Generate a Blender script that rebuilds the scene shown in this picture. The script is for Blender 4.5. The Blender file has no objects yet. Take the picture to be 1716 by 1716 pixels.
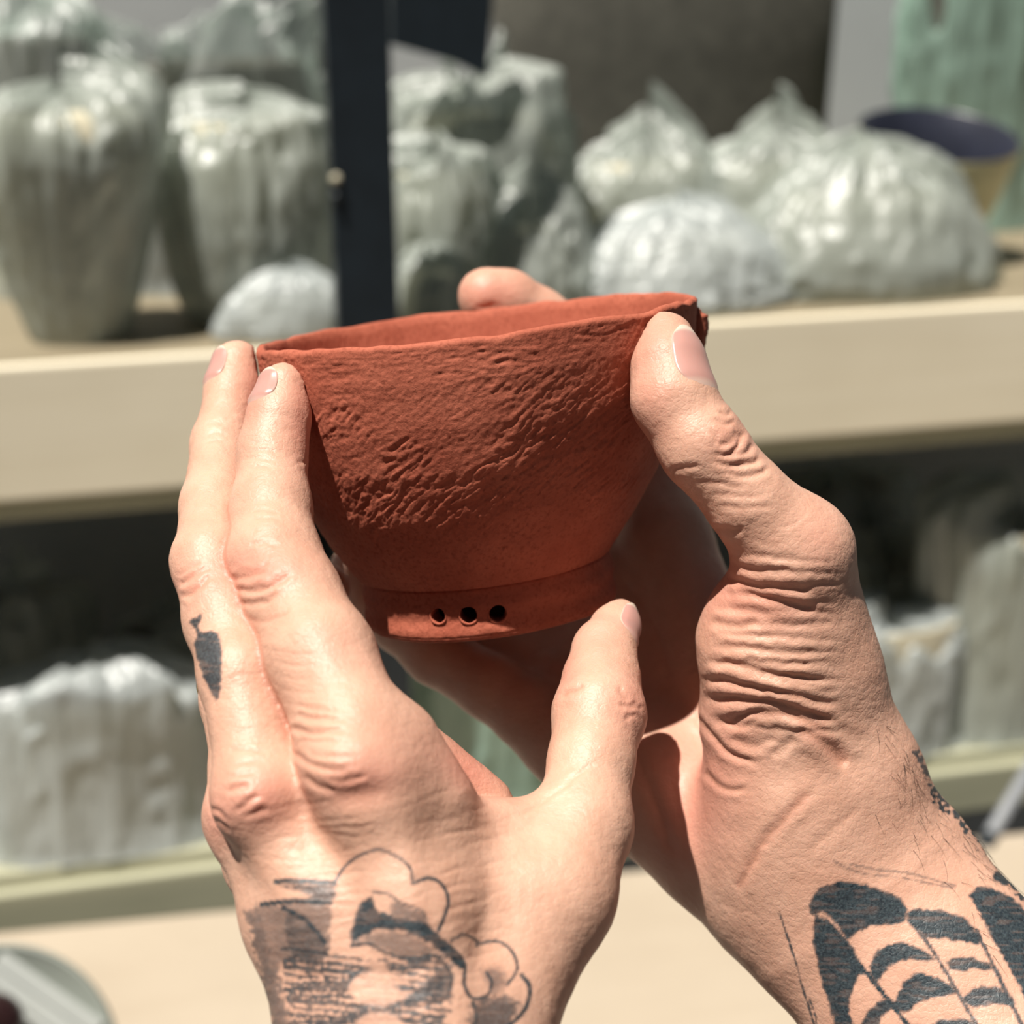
import bpy, bmesh, math, random
import numpy as np
from mathutils import Vector, Matrix, noise as mnoise

random.seed(7)
rng = np.random.default_rng(7)
scene = bpy.context.scene

# ------------------------------------------------------------------ camera, light, exposure
FPX = 2806.0                       # focal length in pixels of the 1716 px frame
PITCH = math.radians(18.0)
CAM = np.array([0.0, 0.0, 1.60])
RIGHT = np.array([1.0, 0.0, 0.0])
UP = np.array([0.0, math.sin(PITCH), math.cos(PITCH)])
BACK = np.array([0.0, -math.cos(PITCH), math.sin(PITCH)])
ROLL = math.radians(0.7)
RIGHT, UP = math.cos(ROLL) * RIGHT - math.sin(ROLL) * UP, math.sin(ROLL) * RIGHT + math.cos(ROLL) * UP
ROT = np.stack([RIGHT, UP, BACK], axis=1)      # columns: view axes in the world

cam_data = bpy.data.cameras.new('camera')
cam_data.sensor_width = 36.0
cam_data.lens = 36.0 * FPX / 1716.0
cam_data.clip_start = 0.01
cam_data.dof.use_dof = True
cam_data.dof.focus_distance = 0.402
cam_data.dof.aperture_fstop = 10.5
cam = bpy.data.objects.new('camera', cam_data)
scene.collection.objects.link(cam)
m = Matrix.Identity(4)
for i in range(3):
    for j in range(3):
        m[i][j] = ROT[i, j]
m.translation = Vector(CAM)
cam.matrix_world = m
scene.camera = cam

SUN_CAM = np.array([-0.27, 0.80, 0.535])
SUN_CAM /= np.linalg.norm(SUN_CAM)
SUN_W = ROT @ SUN_CAM
sun_data = bpy.data.lights.new('sun', 'SUN')
sun_data.energy = 7.6
sun_data.angle = math.radians(0.7)
sun_data.color = (1.0, 0.95, 0.87)
sun = bpy.data.objects.new('sun', sun_data)
scene.collection.objects.link(sun)
sun.location = (-2, -2, 4)
sun.rotation_euler = Vector(SUN_W).to_track_quat('Z', 'Y').to_euler()

world = bpy.data.worlds.new('daylight')
scene.world = world
world.use_nodes = True
bg = world.node_tree.nodes['Background']
bg.inputs[0].default_value = (0.72, 0.88, 1.0, 1)
bg.inputs[1].default_value = 0.075

vs = scene.view_settings
vs.view_transform = 'Standard'
vs.look = 'None'
vs.exposure = 0.0
vs.gamma = 1.0
vs.use_curve_mapping = False

# ------------------------------------------------------------------ helpers
def P(px, py, d):
    """a point d millimetres deep along the view, in view millimetres"""
    return np.array([(px - 858.0) * d / FPX, (858.0 - py) * d / FPX, -d])

def to_world(v):
    return CAM + (np.asarray(v) * 0.001) @ ROT.T

def to_px(v):
    d = -v[:, 2]
    return 858.0 + v[:, 0] * FPX / d, 858.0 - v[:, 1] * FPX / d, d

def ray(px, py):
    v = np.array([(px - 858.0) / FPX, (858.0 - py) / FPX, -1.0])
    return ROT @ v

def link(o, parent=None):
    scene.collection.objects.link(o)
    if parent is not None:
        o.parent = parent
    return o

def empty(name, loc=(0, 0, 0), rz=0.0):
    o = bpy.data.objects.new(name, None)
    o.empty_display_size = 0.02
    o.location = loc
    o.rotation_euler = (0, 0, rz)
    return link(o)

def tag(o, label=None, cat=None, group=None, kind=None):
    if label: o['label'] = label
    if cat: o['category'] = cat
    if group: o['group'] = group
    if kind: o['kind'] = kind
    return o

def mesh_obj(name, verts, faces, mat, parent=None, smooth=True):
    me = bpy.data.meshes.new(name)
    verts = np.asarray(verts, dtype=np.float32)
    if isinstance(faces, np.ndarray):
        n = len(faces)
        me.vertices.add(len(verts)); me.vertices.foreach_set('co', verts.ravel())
        me.loops.add(n * 4); me.loops.foreach_set('vertex_index', faces.astype(np.int32).ravel())
        me.polygons.add(n)
        me.polygons.foreach_set('loop_start', np.arange(0, n * 4, 4, dtype=np.int32))
        me.update(calc_edges=True)
    else:
        me.from_pydata([tuple(map(float, v)) for v in verts], [], faces)
        me.update()
    if smooth:
        me.polygons.foreach_set('use_smooth', np.ones(len(me.polygons), dtype=bool))
    o = bpy.data.objects.new(name, me)
    if mat is not None:
        me.materials.append(mat)
    return link(o, parent)

def world_part(name, verts_world, faces, mat, parent, smooth=True):
    """a part given in world metres under an unrotated parent"""
    off = np.array(parent.location) if parent is not None else np.zeros(3)
    return mesh_obj(name, np.asarray(verts_world) - off, faces, mat, parent, smooth)

def from_bm(name, bm, mat, parent=None, smooth=False):
    me = bpy.data.meshes.new(name)
    bm.to_mesh(me); bm.free()
    if smooth:
        me.polygons.foreach_set('use_smooth', np.ones(len(me.polygons), dtype=bool))
    me.materials.append(mat)
    return link(bpy.data.objects.new(name, me), parent)

def box_bm(lo, hi, bevel=0.0):
    bm = bmesh.new()
    bmesh.ops.create_cube(bm, size=1.0)
    lo = Vector(lo); hi = Vector(hi)
    for v in bm.verts:
        v.co = Vector([(lo[i] + hi[i]) / 2 + v.co[i] * (hi[i] - lo[i]) for i in range(3)])
    if bevel:
        bmesh.ops.bevel(bm, geom=bm.edges[:], offset=bevel, segments=2, affect='EDGES', profile=0.6)
    return bm

def grid_faces(nu, nv, wrap_u=True):
    """quads of an (nv rows) x (nu columns) vertex grid"""
    cu = nu if wrap_u else nu - 1
    i = np.arange(cu); j = np.arange(nv - 1)
    I, J = np.meshgrid(i, j)
    I = I.ravel(); J = J.ravel()
    I2 = (I + 1) % nu
    return np.stack([J * nu + I, J * nu + I2, (J + 1) * nu + I2, (J + 1) * nu + I], axis=1)

# vectorised lattice noise
_perm = rng.permutation(4096)
_val = rng.uniform(-1, 1, 4096)
def vnoise(x, y, z):
    xi = np.floor(x).astype(np.int64); yi = np.floor(y).astype(np.int64); zi = np.floor(z).astype(np.int64)
    fx = x - xi; fy = y - yi; fz = z - zi
    fx = fx * fx * (3 - 2 * fx); fy = fy * fy * (3 - 2 * fy); fz = fz * fz * (3 - 2 * fz)
    def h(a, b, c):
        return _val[_perm[(_perm[(_perm[a & 4095] + b) & 4095] + c) & 4095]]
    r = 0
    for dx in (0, 1):
        for dy in (0, 1):
            for dz in (0, 1):
                w = (fx if dx else 1 - fx) * (fy if dy else 1 - fy) * (fz if dz else 1 - fz)
                r = r + w * h(xi + dx, yi + dy, zi + dz)
    return r

def smoothstep(a, b, x):
    t = np.clip((x - a) / (b - a), 0, 1)
    return t * t * (3 - 2 * t)

# ------------------------------------------------------------------ materials
def new_mat(name):
    mt = bpy.data.materials.new(name)
    mt.use_nodes = True
    nt = mt.node_tree
    b = nt.nodes['Principled BSDF']
    return mt, nt, b

def N(nt, kind, **kw):
    n = nt.nodes.new(kind)
    for k, v in kw.items():
        setattr(n, k, v)
    return n

def coords(nt, scale=(1, 1, 1), rot=(0, 0, 0)):
    tc = N(nt, 'ShaderNodeTexCoord')
    mp = N(nt, 'ShaderNodeMapping')
    mp.inputs['Scale'].default_value = scale
    mp.inputs['Rotation'].default_value = rot
    nt.links.new(tc.outputs['Object'], mp.inputs['Vector'])
    return mp.outputs[0]

def noise_tex(nt, vec, scale, detail=3, rough=0.55):
    n = N(nt, 'ShaderNodeTexNoise')
    n.inputs['Scale'].default_value = scale
    n.inputs['Detail'].default_value = detail
    n.inputs['Roughness'].default_value = rough
    nt.links.new(vec, n.inputs['Vector'])
    return n.outputs['Fac']

def ramp(nt, fac, stops):
    r = N(nt, 'ShaderNodeValToRGB')
    e = r.color_ramp.elements
    while len(e) < len(stops):
        e.new(0.5)
    for k, (p, c) in enumerate(stops):
        e[k].position = p; e[k].color = (*c, 1)
    nt.links.new(fac, r.inputs[0])
    return r.outputs[0]

def bump(nt, height, strength, dist, prev=None):
    b = N(nt, 'ShaderNodeBump')
    b.inputs['Strength'].default_value = strength
    b.inputs['Distance'].default_value = dist
    nt.links.new(height, b.inputs['Height'])
    if prev is not None:
        nt.links.new(prev, b.inputs['Normal'])
    return b.outputs[0]

def mix_col(nt, fac, a, b):
    mx = N(nt, 'ShaderNodeMix', data_type='RGBA')
    if isinstance(fac, float): mx.inputs[0].default_value = fac
    else: nt.links.new(fac, mx.inputs[0])
    for s, v in ((6, a), (7, b)):
        if isinstance(v, tuple): mx.inputs[s].default_value = (*v, 1)
        else: nt.links.new(v, mx.inputs[s])
    return mx.outputs[2]

def skin_material():
    mt, nt, b = new_mat('skin')
    at = N(nt, 'ShaderNodeAttribute', attribute_name='tint')
    sep = N(nt, 'ShaderNodeSeparateColor')
    nt.links.new(at.outputs['Color'], sep.inputs[0])
    v = coords(nt)
    blotch = noise_tex(nt, v, 90, 4)
    tone = ramp(nt, blotch, [(0.32, (0.55, 0.318, 0.222)), (0.68, (0.645, 0.398, 0.288))])
    c = mix_col(nt, sep.outputs[0], tone, (0.60, 0.225, 0.165))
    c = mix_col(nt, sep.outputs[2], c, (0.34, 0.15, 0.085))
    inkn = noise_tex(nt, v, 1500, 2)
    inkc = ramp(nt, inkn, [(0.35, (0.012, 0.022, 0.030)), (0.75, (0.05, 0.072, 0.082))])
    c = mix_col(nt, sep.outputs[1], c, inkc)
    nt.links.new(c, b.inputs['Base Color'])
    b.inputs['Roughness'].default_value = 0.46
    b.inputs['Specular IOR Level'].default_value = 0.42
    b.inputs['Subsurface Weight'].default_value = 0.12
    b.inputs['Subsurface Radius'].default_value = (1.0, 0.32, 0.16)
    b.inputs['Subsurface Scale'].default_value = 0.0045
    vo = N(nt, 'ShaderNodeTexVoronoi', feature='DISTANCE_TO_EDGE')
    vo.inputs['Scale'].default_value = 780
    w = N(nt, 'ShaderNodeMapping'); w.inputs['Scale'].default_value = (0.75, 1.3, 0.9)
    tc = N(nt, 'ShaderNodeTexCoord')
    nt.links.new(tc.outputs['Object'], w.inputs[0]); nt.links.new(w.outputs[0], vo.inputs['Vector'])
    cl = ramp(nt, vo.outputs['Distance'], [(0.0, (0, 0, 0)), (0.16, (1, 1, 1))])
    n1 = bump(nt, cl, 0.16, 0.00022)
    n2 = bump(nt, noise_tex(nt, v, 420, 5, 0.65), 0.36, 0.0008, n1)
    nt.links.new(n2, b.inputs['Normal'])
    return mt

def nail_material():
    mt, nt, b = new_mat('nail')
    at = N(nt, 'ShaderNodeAttribute', attribute_name='tint')
    sep = N(nt, 'ShaderNodeSeparateColor')
    nt.links.new(at.outputs['Color'], sep.inputs[0])
    c = mix_col(nt, sep.outputs[0], (0.50, 0.262, 0.222), (0.70, 0.53, 0.43))
    nt.links.new(c, b.inputs['Base Color'])
    b.inputs['Roughness'].default_value = 0.30
    b.inputs['Subsurface Weight'].default_value = 0.1
    b.inputs['Subsurface Scale'].default_value = 0.002
    return mt

def clay_material(name, lo, hi, rough=0.8, strength=0.5):
    mt, nt, b = new_mat(name)
    v = coords(nt)
    f = noise_tex(nt, v, 55, 5, 0.6)
    g = noise_tex(nt, v, 900, 3, 0.6)
    base = ramp(nt, f, [(0.3, lo), (0.72, hi)])
    dark = tuple(x * 0.86 for x in lo)
    sp = ramp(nt, g, [(0.30, (0, 0, 0)), (0.5, (1, 1, 1))])
    c = mix_col(nt, sp, dark, base)
    nt.links.new(c, b.inputs['Base Color'])
    b.inputs['Roughness'].default_value = rough
    b.inputs['Specular IOR Level'].default_value = 0.25
    n1 = bump(nt, noise_tex(nt, v, 1400, 4, 0.7), strength, 0.0003)
    n2 = bump(nt, noise_tex(nt, v, 260, 4, 0.6), strength * 0.6, 0.0008, n1)
    nt.links.new(n2, b.inputs['Normal'])
    return mt

def wood_material(name, lo, hi, stretch=(2.0, 30, 30), rough=0.6):
    mt, nt, b = new_mat(name)
    v = coords(nt, stretch)
    f = noise_tex(nt, v, 1.0, 6, 0.6)
    big = noise_tex(nt, coords(nt), 5.0, 3)
    c1 = ramp(nt, f, [(0.3, lo), (0.7, hi)])
    c2 = ramp(nt, big, [(0.3, tuple(x * 0.86 for x in lo)), (0.7, hi)])
    c = mix_col(nt, 0.45, c1, c2)
    nt.links.new(c, b.inputs['Base Color'])
    b.inputs['Roughness'].default_value = rough
    nt.links.new(bump(nt, f, 0.25, 0.001), b.inputs['Normal'])
    return mt

def plain_material(name, col, rough=0.5, metal=0.0, vary=0.12, scale=40):
    mt, nt, b = new_mat(name)
    f = noise_tex(nt, coords(nt), scale, 4)
    c = ramp(nt, f, [(0.3, tuple(x * (1 - vary) for x in col)), (0.7, tuple(min(1, x * (1 + vary)) for x in col))])
    nt.links.new(c, b.inputs['Base Color'])
    b.inputs['Roughness'].default_value = rough
    b.inputs['Metallic'].default_value = metal
    return mt

def plastic_material(name, col, clear=0.3):
    """thin milky polythene film"""
    mt, nt, b = new_mat(name)
    nt.nodes.remove(b)
    out = nt.nodes['Material Output']
    v = coords(nt, (1, 1, 0.22))
    f = noise_tex(nt, v, 26, 3, 0.6)
    nrm = bump(nt, f, 0.8, 0.014)
    tr = N(nt, 'ShaderNodeBsdfTransparent'); tr.inputs[0].default_value = (0.88, 0.93, 0.90, 1)
    df = N(nt, 'ShaderNodeBsdfDiffuse'); df.inputs[0].default_value = (*col, 1)
    tl = N(nt, 'ShaderNodeBsdfTranslucent'); tl.inputs[0].default_value = (*col, 1)
    gl = N(nt, 'ShaderNodeBsdfGlossy'); gl.inputs[0].default_value = (1, 1, 1, 1); gl.inputs['Roughness'].default_value = 0.42
    for s in (df, tl, gl):
        nt.links.new(nrm, s.inputs['Normal'])
    m1 = N(nt, 'ShaderNodeMixShader'); m1.inputs[0].default_value = 0.35
    nt.links.new(df.outputs[0], m1.inputs[1]); nt.links.new(tl.outputs[0], m1.inputs[2])
    m2 = N(nt, 'ShaderNodeMixShader'); m2.inputs[0].default_value = clear
    nt.links.new(m1.outputs[0], m2.inputs[1]); nt.links.new(tr.outputs[0], m2.inputs[2])
    m3 = N(nt, 'ShaderNodeMixShader'); m3.inputs[0].default_value = 0.06
    nt.links.new(m2.outputs[0], m3.inputs[1]); nt.links.new(gl.outputs[0], m3.inputs[2])
    nt.links.new(m3.outputs[0], out.inputs[0])
    return mt

M_SKIN = skin_material()
M_NAIL = nail_material()
M_TERRA = clay_material('terracotta_clay', (0.36, 0.090, 0.051), (0.49, 0.145, 0.086), 0.78, 0.55)
M_TERRA_IN = M_TERRA
M_SHELF = wood_material('pale_birch', (0.78, 0.69, 0.51), (0.88, 0.80, 0.63))  # lightened so the front edge looks well lit under grazing sun
M_OLIVE = wood_material('shade_darkened_plywood', (0.33, 0.33, 0.23), (0.43, 0.42, 0.30))  # shadow on rail and lower shelf is mixed into this wood colour
M_TABLE = wood_material('table_birch', (0.385, 0.315, 0.235), (0.45, 0.38, 0.295), (3, 14, 14))
M_BOARD = wood_material('darkened_top_plywood', (0.20, 0.165, 0.105), (0.27, 0.225, 0.15))  # toned down from the fascia wood to hold the sunlit top's brightness
M_STEEL = plain_material('navy_black_steel', (0.010, 0.016, 0.022), 0.45, 0.0, 0.2)
M_WALL = plain_material('studio_plaster', (0.52, 0.54, 0.55), 0.9, 0, 0.05, 6)
M_FLOOR = plain_material('dark_stained_concrete', (0.055, 0.05, 0.046), 0.85, 0, 0.12, 12)
M_FILM = plastic_material('milky_polythene', (0.44, 0.475, 0.435), 0.30)
M_FILM_WHITE = plastic_material('white_polythene', (0.55, 0.59, 0.585), 0.2)
M_FILM_CLEAR = plastic_material('clear_polythene', (0.60, 0.64, 0.61), 0.68)
M_FILM_GREEN = plastic_material('green_polythene', (0.42, 0.60, 0.50), 0.25)
M_RAW = clay_material('buff_clay', (0.46, 0.42, 0.31), (0.58, 0.54, 0.41), 0.85, 0.3)
M_GREYCLAY = clay_material('dark_grey_clay', (0.075, 0.072, 0.060), (0.12, 0.115, 0.095), 0.85, 0.3)
M_GOLD = plain_material('gold', (0.85, 0.58, 0.20), 0.22, 1.0, 0.05)
M_HAIR = plain_material('dark_hair', (0.018, 0.016, 0.014), 0.5, 0, 0.2)

# ------------------------------------------------------------------ the terracotta planter
def view_axes(roll_deg, tilt_deg):
    a = math.radians(roll_deg); t = math.radians(tilt_deg)
    u = np.array([math.cos(a), math.sin(a), 0.0])
    up0 = np.array([-math.sin(a), math.cos(a), 0.0])
    w = np.array([0.0, 0.0, 1.0])
    up = math.cos(t) * up0 + math.sin(t) * w
    f = np.cross(u, up)
    return u, up, f

BOWL_C = P(797, 537, 450)
BU, BUP, BF = view_axes(7.0, 9.8)
K = 450.0 / FPX                                  # mm per pixel at the bowl
BV = np.array([-2, 0, 60, 130, 200, 276, 340, 385, 402]) * K / math.cos(math.radians(9.8))
BR = np.array([371, 372, 366, 352, 331, 299, 262, 231, 219]) * K
BCX = np.array([0, 0, -3, -8, -14, -22, -30, -35, -36]) * K
FOOT_V0, FOOT_V1 = 404 * K / math.cos(math.radians(9.8)), 489 * K / math.cos(math.radians(9.8))
FOOT_R, FOOT_CX = 216 * K, -34 * K

def bowl_point(th, v, r, cx):
    c = np.cos(th); s = np.sin(th)
    return (BOWL_C[None, :] + (cx + r * c)[:, None] * BU + (r * s)[:, None] * BF - v[:, None] * BUP)

def bowl_sdf(p):
    """rough distance outside the planter taken as a solid, view mm"""
    q = p - BOWL_C.astype(np.float32)
    u = q @ BU.astype(np.float32); f = q @ BF.astype(np.float32); v = -(q @ BUP.astype(np.float32))
    R = np.interp(v, np.append(BV, [FOOT_V0, FOOT_V1]), np.append(BR, [FOOT_R, FOOT_R]))
    cx = np.interp(v, np.append(BV, [FOOT_V0, FOOT_V1]), np.append(BCX, [FOOT_CX, FOOT_CX]))
    rad = (np.sqrt((u - cx) ** 2 + f ** 2) - R) * 0.93
    return np.maximum(np.maximum(rad, -v - 1.0), v - FOOT_V1)

def build_planter():
    base = to_world(bowl_point(np.array([0.0]), np.array([FOOT_V1]), np.array([0.0]), np.array([FOOT_CX]))[0])
    root = empty('planter', tuple(base))
    tag(root, 'unglazed terracotta planter bowl with three round holes in its foot, held in two hands', 'planter')
    NT = 900
    # profile: outer wall bottom -> rim -> inner wall -> inside floor
    nout = 190
    v_out = np.linspace(BV[-1], 1.6, nout)
    th_w = 2.7                                              # wall thickness
    prof = []
    for v in v_out:
        prof.append((v, np.interp(v, BV, BR), np.interp(v, BV, BCX), 1.0))
    Rr = BR[1]
    for a in np.linspace(20, 160, 8):                       # rounded lip
        a = math.radians(a)
        prof.append((1.6 - 1.6 * math.sin(a), Rr - th_w / 2 + th_w / 2 * math.cos(a), 0.0, 0.5))
    for v in np.linspace(2.2, BV[-1] - 5.0, 60):
        prof.append((v, np.interp(v + 1.0, BV, BR) - th_w - 0.02 * v, np.interp(v, BV, BCX), 0.35))
    last = prof[-1]
    for s in (0.85, 0.5, 0.2, 0.01):
        prof.append((last[0] + (1 - s) * 1.5, last[1] * s, last[2], 0.1))
    prof.insert(0, (BV[-1] + 0.6, BR[-1] - 3.0, BCX[-1], 0.0))
    for s in (0.5, 0.01):
        prof.insert(0, (BV[-1] + 0.6, BR[-1] * s, BCX[-1], 0.0))
    prof = np.array(prof)
    nv = len(prof)
    th = np.linspace(0, 2 * math.pi, NT, endpoint=False)
    V = np.repeat(prof[:, 0], NT); R = np.repeat(prof[:, 1], NT); CX = np.repeat(prof[:, 2], NT); W = np.repeat(prof[:, 3], NT)
    TH = np.tile(th, nv)
    rimw = np.exp(-(V / 14.0) ** 2)
    R0 = R.copy()
    # hand-pinched wobble of rim and wall
    ct, st = np.cos(TH), np.sin(TH)
    wob = vnoise(ct * 2.2 + 5, st * 2.2 + 5, V * 0.03)
    R = R + wob * 0.9 * np.minimum(1, W * 2)
    V = V + rimw * (0.75 * vnoise(ct * 3.0 + 9, st * 3.0 + 3, V * 0 + 1.0) + 0.35 * vnoise(ct * 11 + 9, st * 11 + 3, V * 0 + 4.0))
    # dragged, cracked clay skin: short furrows rising to the right, level near the rim
    # (TH grows from the right-hand side towards the viewer, so arc length runs to the left)
    s = -TH * 58.0
    ang = math.radians(31)
    a1 = s * math.cos(ang) - (V) * math.sin(ang); b1 = s * math.sin(ang) + V * math.cos(ang)
    warp = 1.3 * vnoise(s / 7.0, V / 7.0, V * 0 + 2)
    f1 = vnoise(a1 / 5.0, (b1 + warp) / 1.1, s * 0 + 3.1)
    f1b = vnoise(a1 / 1.9 + 40, (b1 + warp * 0.7) / 0.6, s * 0 + 8.1)
    f2 = vnoise(s / 4.5 + 9, (V + 0.5 * warp) / 0.8, s * 0 + 5.3)
    f2b = vnoise(s / 2.0 + 19, (V + 0.4 * warp) / 0.45, s * 0 + 2.3)
    def crackle(x):                    # plateaus with torn little steps
        return np.clip(x * 2.2, -1, 0.55)
    diag = 0.65 * crackle(f1) + 0.5 * crackle(f1b)
    lev = 0.55 * crackle(f2) + 0.4 * crackle(f2b)
    mixr = smoothstep(6, 18, V + 0.05 * s + 6)
    tex = lev * (1 - mixr) + diag * mixr
    patch = 0.25 + 0.75 * smoothstep(-0.3, 0.5, vnoise(s / 14.0 + 3, V / 9.0 + 2, s * 0 + 7) + 0.1)
    fade = 1 - 0.75 * smoothstep(44, 60, V)
    grain = vnoise(s / 0.8, V / 0.8, s * 0) * 0.10
    amp = np.where(W >= 0.99, 0.21, np.where(W > 0.4, 0.16, 0.05))
    R = R + amp * (tex * patch * fade) + np.where(W > 0.3, 1, 0) * grain * 0.7
    pts = bowl_point(TH, V, R, CX)
    o = world_part('bowl_wall', to_world(pts), grid_faces(NT, nv)[:, ::-1], M_TERRA, root)

    # foot ring with three drilled holes
    NF = 420
    t = 5.0
    pr = [(FOOT_V0 - 0.4, FOOT_R - 1.4)] + [(v, FOOT_R - 0.8 * math.exp(-(v - FOOT_V0) / 1.5) + 0.2 * math.sin(v)) for v in np.linspace(FOOT_V0 + 0.4, FOOT_V1 - 1.6, 26)]
    for a in np.linspace(0, 90, 6):
        a = math.radians(a)
        pr.append((FOOT_V1 - 1.5 + 1.5 * math.sin(a), FOOT_R - 1.5 + 1.5 * math.cos(a)))
    pr += [(FOOT_V1, FOOT_R - t + 0.8), (FOOT_V1 - 0.8, FOOT_R - t)]
    pr += [(v, FOOT_R - t) for v in np.linspace(FOOT_V1 - 1.5, FOOT_V0, 8)]
    pr = np.array(pr); nv = len(pr)
    th = np.linspace(0, 2 * math.pi, NF, endpoint=False)
    V = np.repeat(pr[:, 0], NF); R = np.repeat(pr[:, 1], NF); TH = np.tile(th, nv)
    sF = TH * FOOT_R
    R = R + 0.16 * vnoise(sF / 5, V / 4, V * 0) + 0.07 * vnoise(sF / 1.1, V / 0.9, V * 0 + 3)
    V = V + 0.3 * vnoise(np.cos(TH) * 2, np.sin(TH) * 2, V * 0 + 6)
    pts = bowl_point(TH, V, R, np.full(len(TH), FOOT_CX))
    F = grid_faces(NF, nv)[:, ::-1]
    close = np.stack([np.arange(NF), (np.arange(NF) + 1) % NF, (np.arange(NF) + 1) % NF + (nv - 1) * NF, np.arange(NF) + (nv - 1) * NF], axis=1)
    F = np.vstack([F, close])
    foot = world_part('foot_ring', to_world(pts), F, M_TERRA, root)
    # cutters
    cut = bmesh.new()
    holes = [(734, 1032, 13.5), (785, 1030.5, 15.0), (834, 1028, 15.0)]
    rims = []
    for (hx, hy, hr) in holes:
        # where the sight line meets the foot wall
        d0 = 430.0
        for _ in range(40):
            d = bowl_sdf(P(hx, hy, d0)[None, :])[0]
            d0 += d
        c = P(hx, hy, d0)
        q = c - BOWL_C
        rad = (q @ BU - FOOT_CX) * BU + (q @ BF) * BF
        rad /= np.linalg.norm(rad)
        tan = np.cross(BUP, rad)
        r = hr * d0 / FPX
        rims.append((c, rad, tan, r))
        ring = []
        for e in (-9.0, 4.0):
            row = []
            for k in range(14):
                a = 2 * math.pi * k / 14
                rr = r * (1 + 0.05 * math.sin(3 * a + hx))
                p = c + rad * e + (tan * math.cos(a) + BUP * math.sin(a)) * rr
                row.append(cut.verts.new(to_world(p) - base))
            ring.append(row)
        for k in range(14):
            cut.faces.new((ring[0][k], ring[0][(k + 1) % 14], ring[1][(k + 1) % 14], ring[1][k]))
        cut.faces.new(ring[0][::-1]); cut.faces.new(ring[1])
    bmesh.ops.recalc_face_normals(cut, faces=cut.faces[:])
    cutter = from_bm('hole_cutter', cut, M_TERRA, root)
    md = foot.modifiers.new('holes', 'BOOLEAN')
    md.operation = 'DIFFERENCE'; md.solver = 'EXACT'; md.object = cutter
    dg = bpy.context.evaluated_depsgraph_get()
    me = bpy.data.meshes.new_from_object(foot.evaluated_get(dg))
    foot.modifiers.clear()
    foot.data = me
    bpy.data.objects.remove(cutter, do_unlink=True)
    th = np.linspace(0, 2 * math.pi, 64, endpoint=False)
    pr = [(FOOT_V1 - 3.4, 0.01), (FOOT_V1 - 3.4, FOOT_R - t + 0.4), (FOOT_V1 - 1.2, FOOT_R - t + 0.4), (FOOT_V1 - 1.0, 0.01)]
    pts = np.vstack([bowl_point(th, np.full(64, v), np.full(64, r), np.full(64, FOOT_CX)) for v, r in pr])
    world_part('foot_base', to_world(pts), grid_faces(64, 4), M_TERRA, root)
    # raised clay burr round each hole
    for (c, rad, tan, r) in rims:
        nu, nw = 40, 8
        vs_, = ([],)
        for i in range(nu):
            a = 2 * math.pi * i / nu
            er = tan * math.cos(a) + BUP * math.sin(a)
            low = 0.5 + 0.5 * max(0, -math.sin(a + 0.3))
            tr = 0.36 * low + 0.10 * math.sin(5 * a) * 0.5
            for j in range(nw):
                b = 2 * math.pi * j / nw
                vs_.append(to_world(c + er * (r * 1.06 + tr * math.cos(b)) + rad * (tr * math.sin(b) * 0.9 - 0.05)))
        fs = []
        for i in range(nu):
            for j in range(nw):
                fs.append((i * nw + j, ((i + 1) % nu) * nw + j, ((i + 1) % nu) * nw + (j + 1) % nw, i * nw + (j + 1) % nw))
        world_part('hole_burr', vs_, fs, M_TERRA, root)
    # torn seam of clay standing off the wall beside the right thumb
    vs_, fs = [], []
    prof = [(20, 2), (33, 12), (37, 20), (52, 23), (75, 22), (100, 21), (112, 20), (118, 25), (128, 28), (140, 24), (152, 15), (170, 5), (190, 1)]
    vv = np.linspace(20, 190, 70)
    for i, v in enumerate(vv):
        ext = np.interp(v, [a for a, _ in prof], [b for _, b in prof]) + 1.6 * vnoise(np.array([v / 4.0]), np.array([0.3]), np.array([0.0]))[0]
        vm = v * K
        R = np.interp(vm, BV, BR); cx = np.interp(vm, BV, BCX)
        for (e, th0) in ((-6, 0.10), (ext * 0.55, 0.085), (ext, 0.035 + 0.02 * math.sin(v * 0.21)), (ext * 0.96, -0.012), (ext * 0.45, -0.03), (-6, -0.06)):
            vs_.append(to_world(bowl_point(np.array([th0]), np.array([vm]), np.array([R + e * K]), np.array([cx]))[0]))
    n = 6
    for i in range(len(vv) - 1):
        for j in range(n):
            fs.append((i * n + j, i * n + (j + 1) % n, (i + 1) * n + (j + 1) % n, (i + 1) * n + j))
    fs.append(tuple(range(n))[::-1]); fs.append(tuple((len(vv) - 1) * n + j for j in range(n)))
    tag(world_part('torn_seam', vs_, fs, M_TERRA, root), 'torn ridge of clay down the bowl side')
    return root

build_planter()

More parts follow.
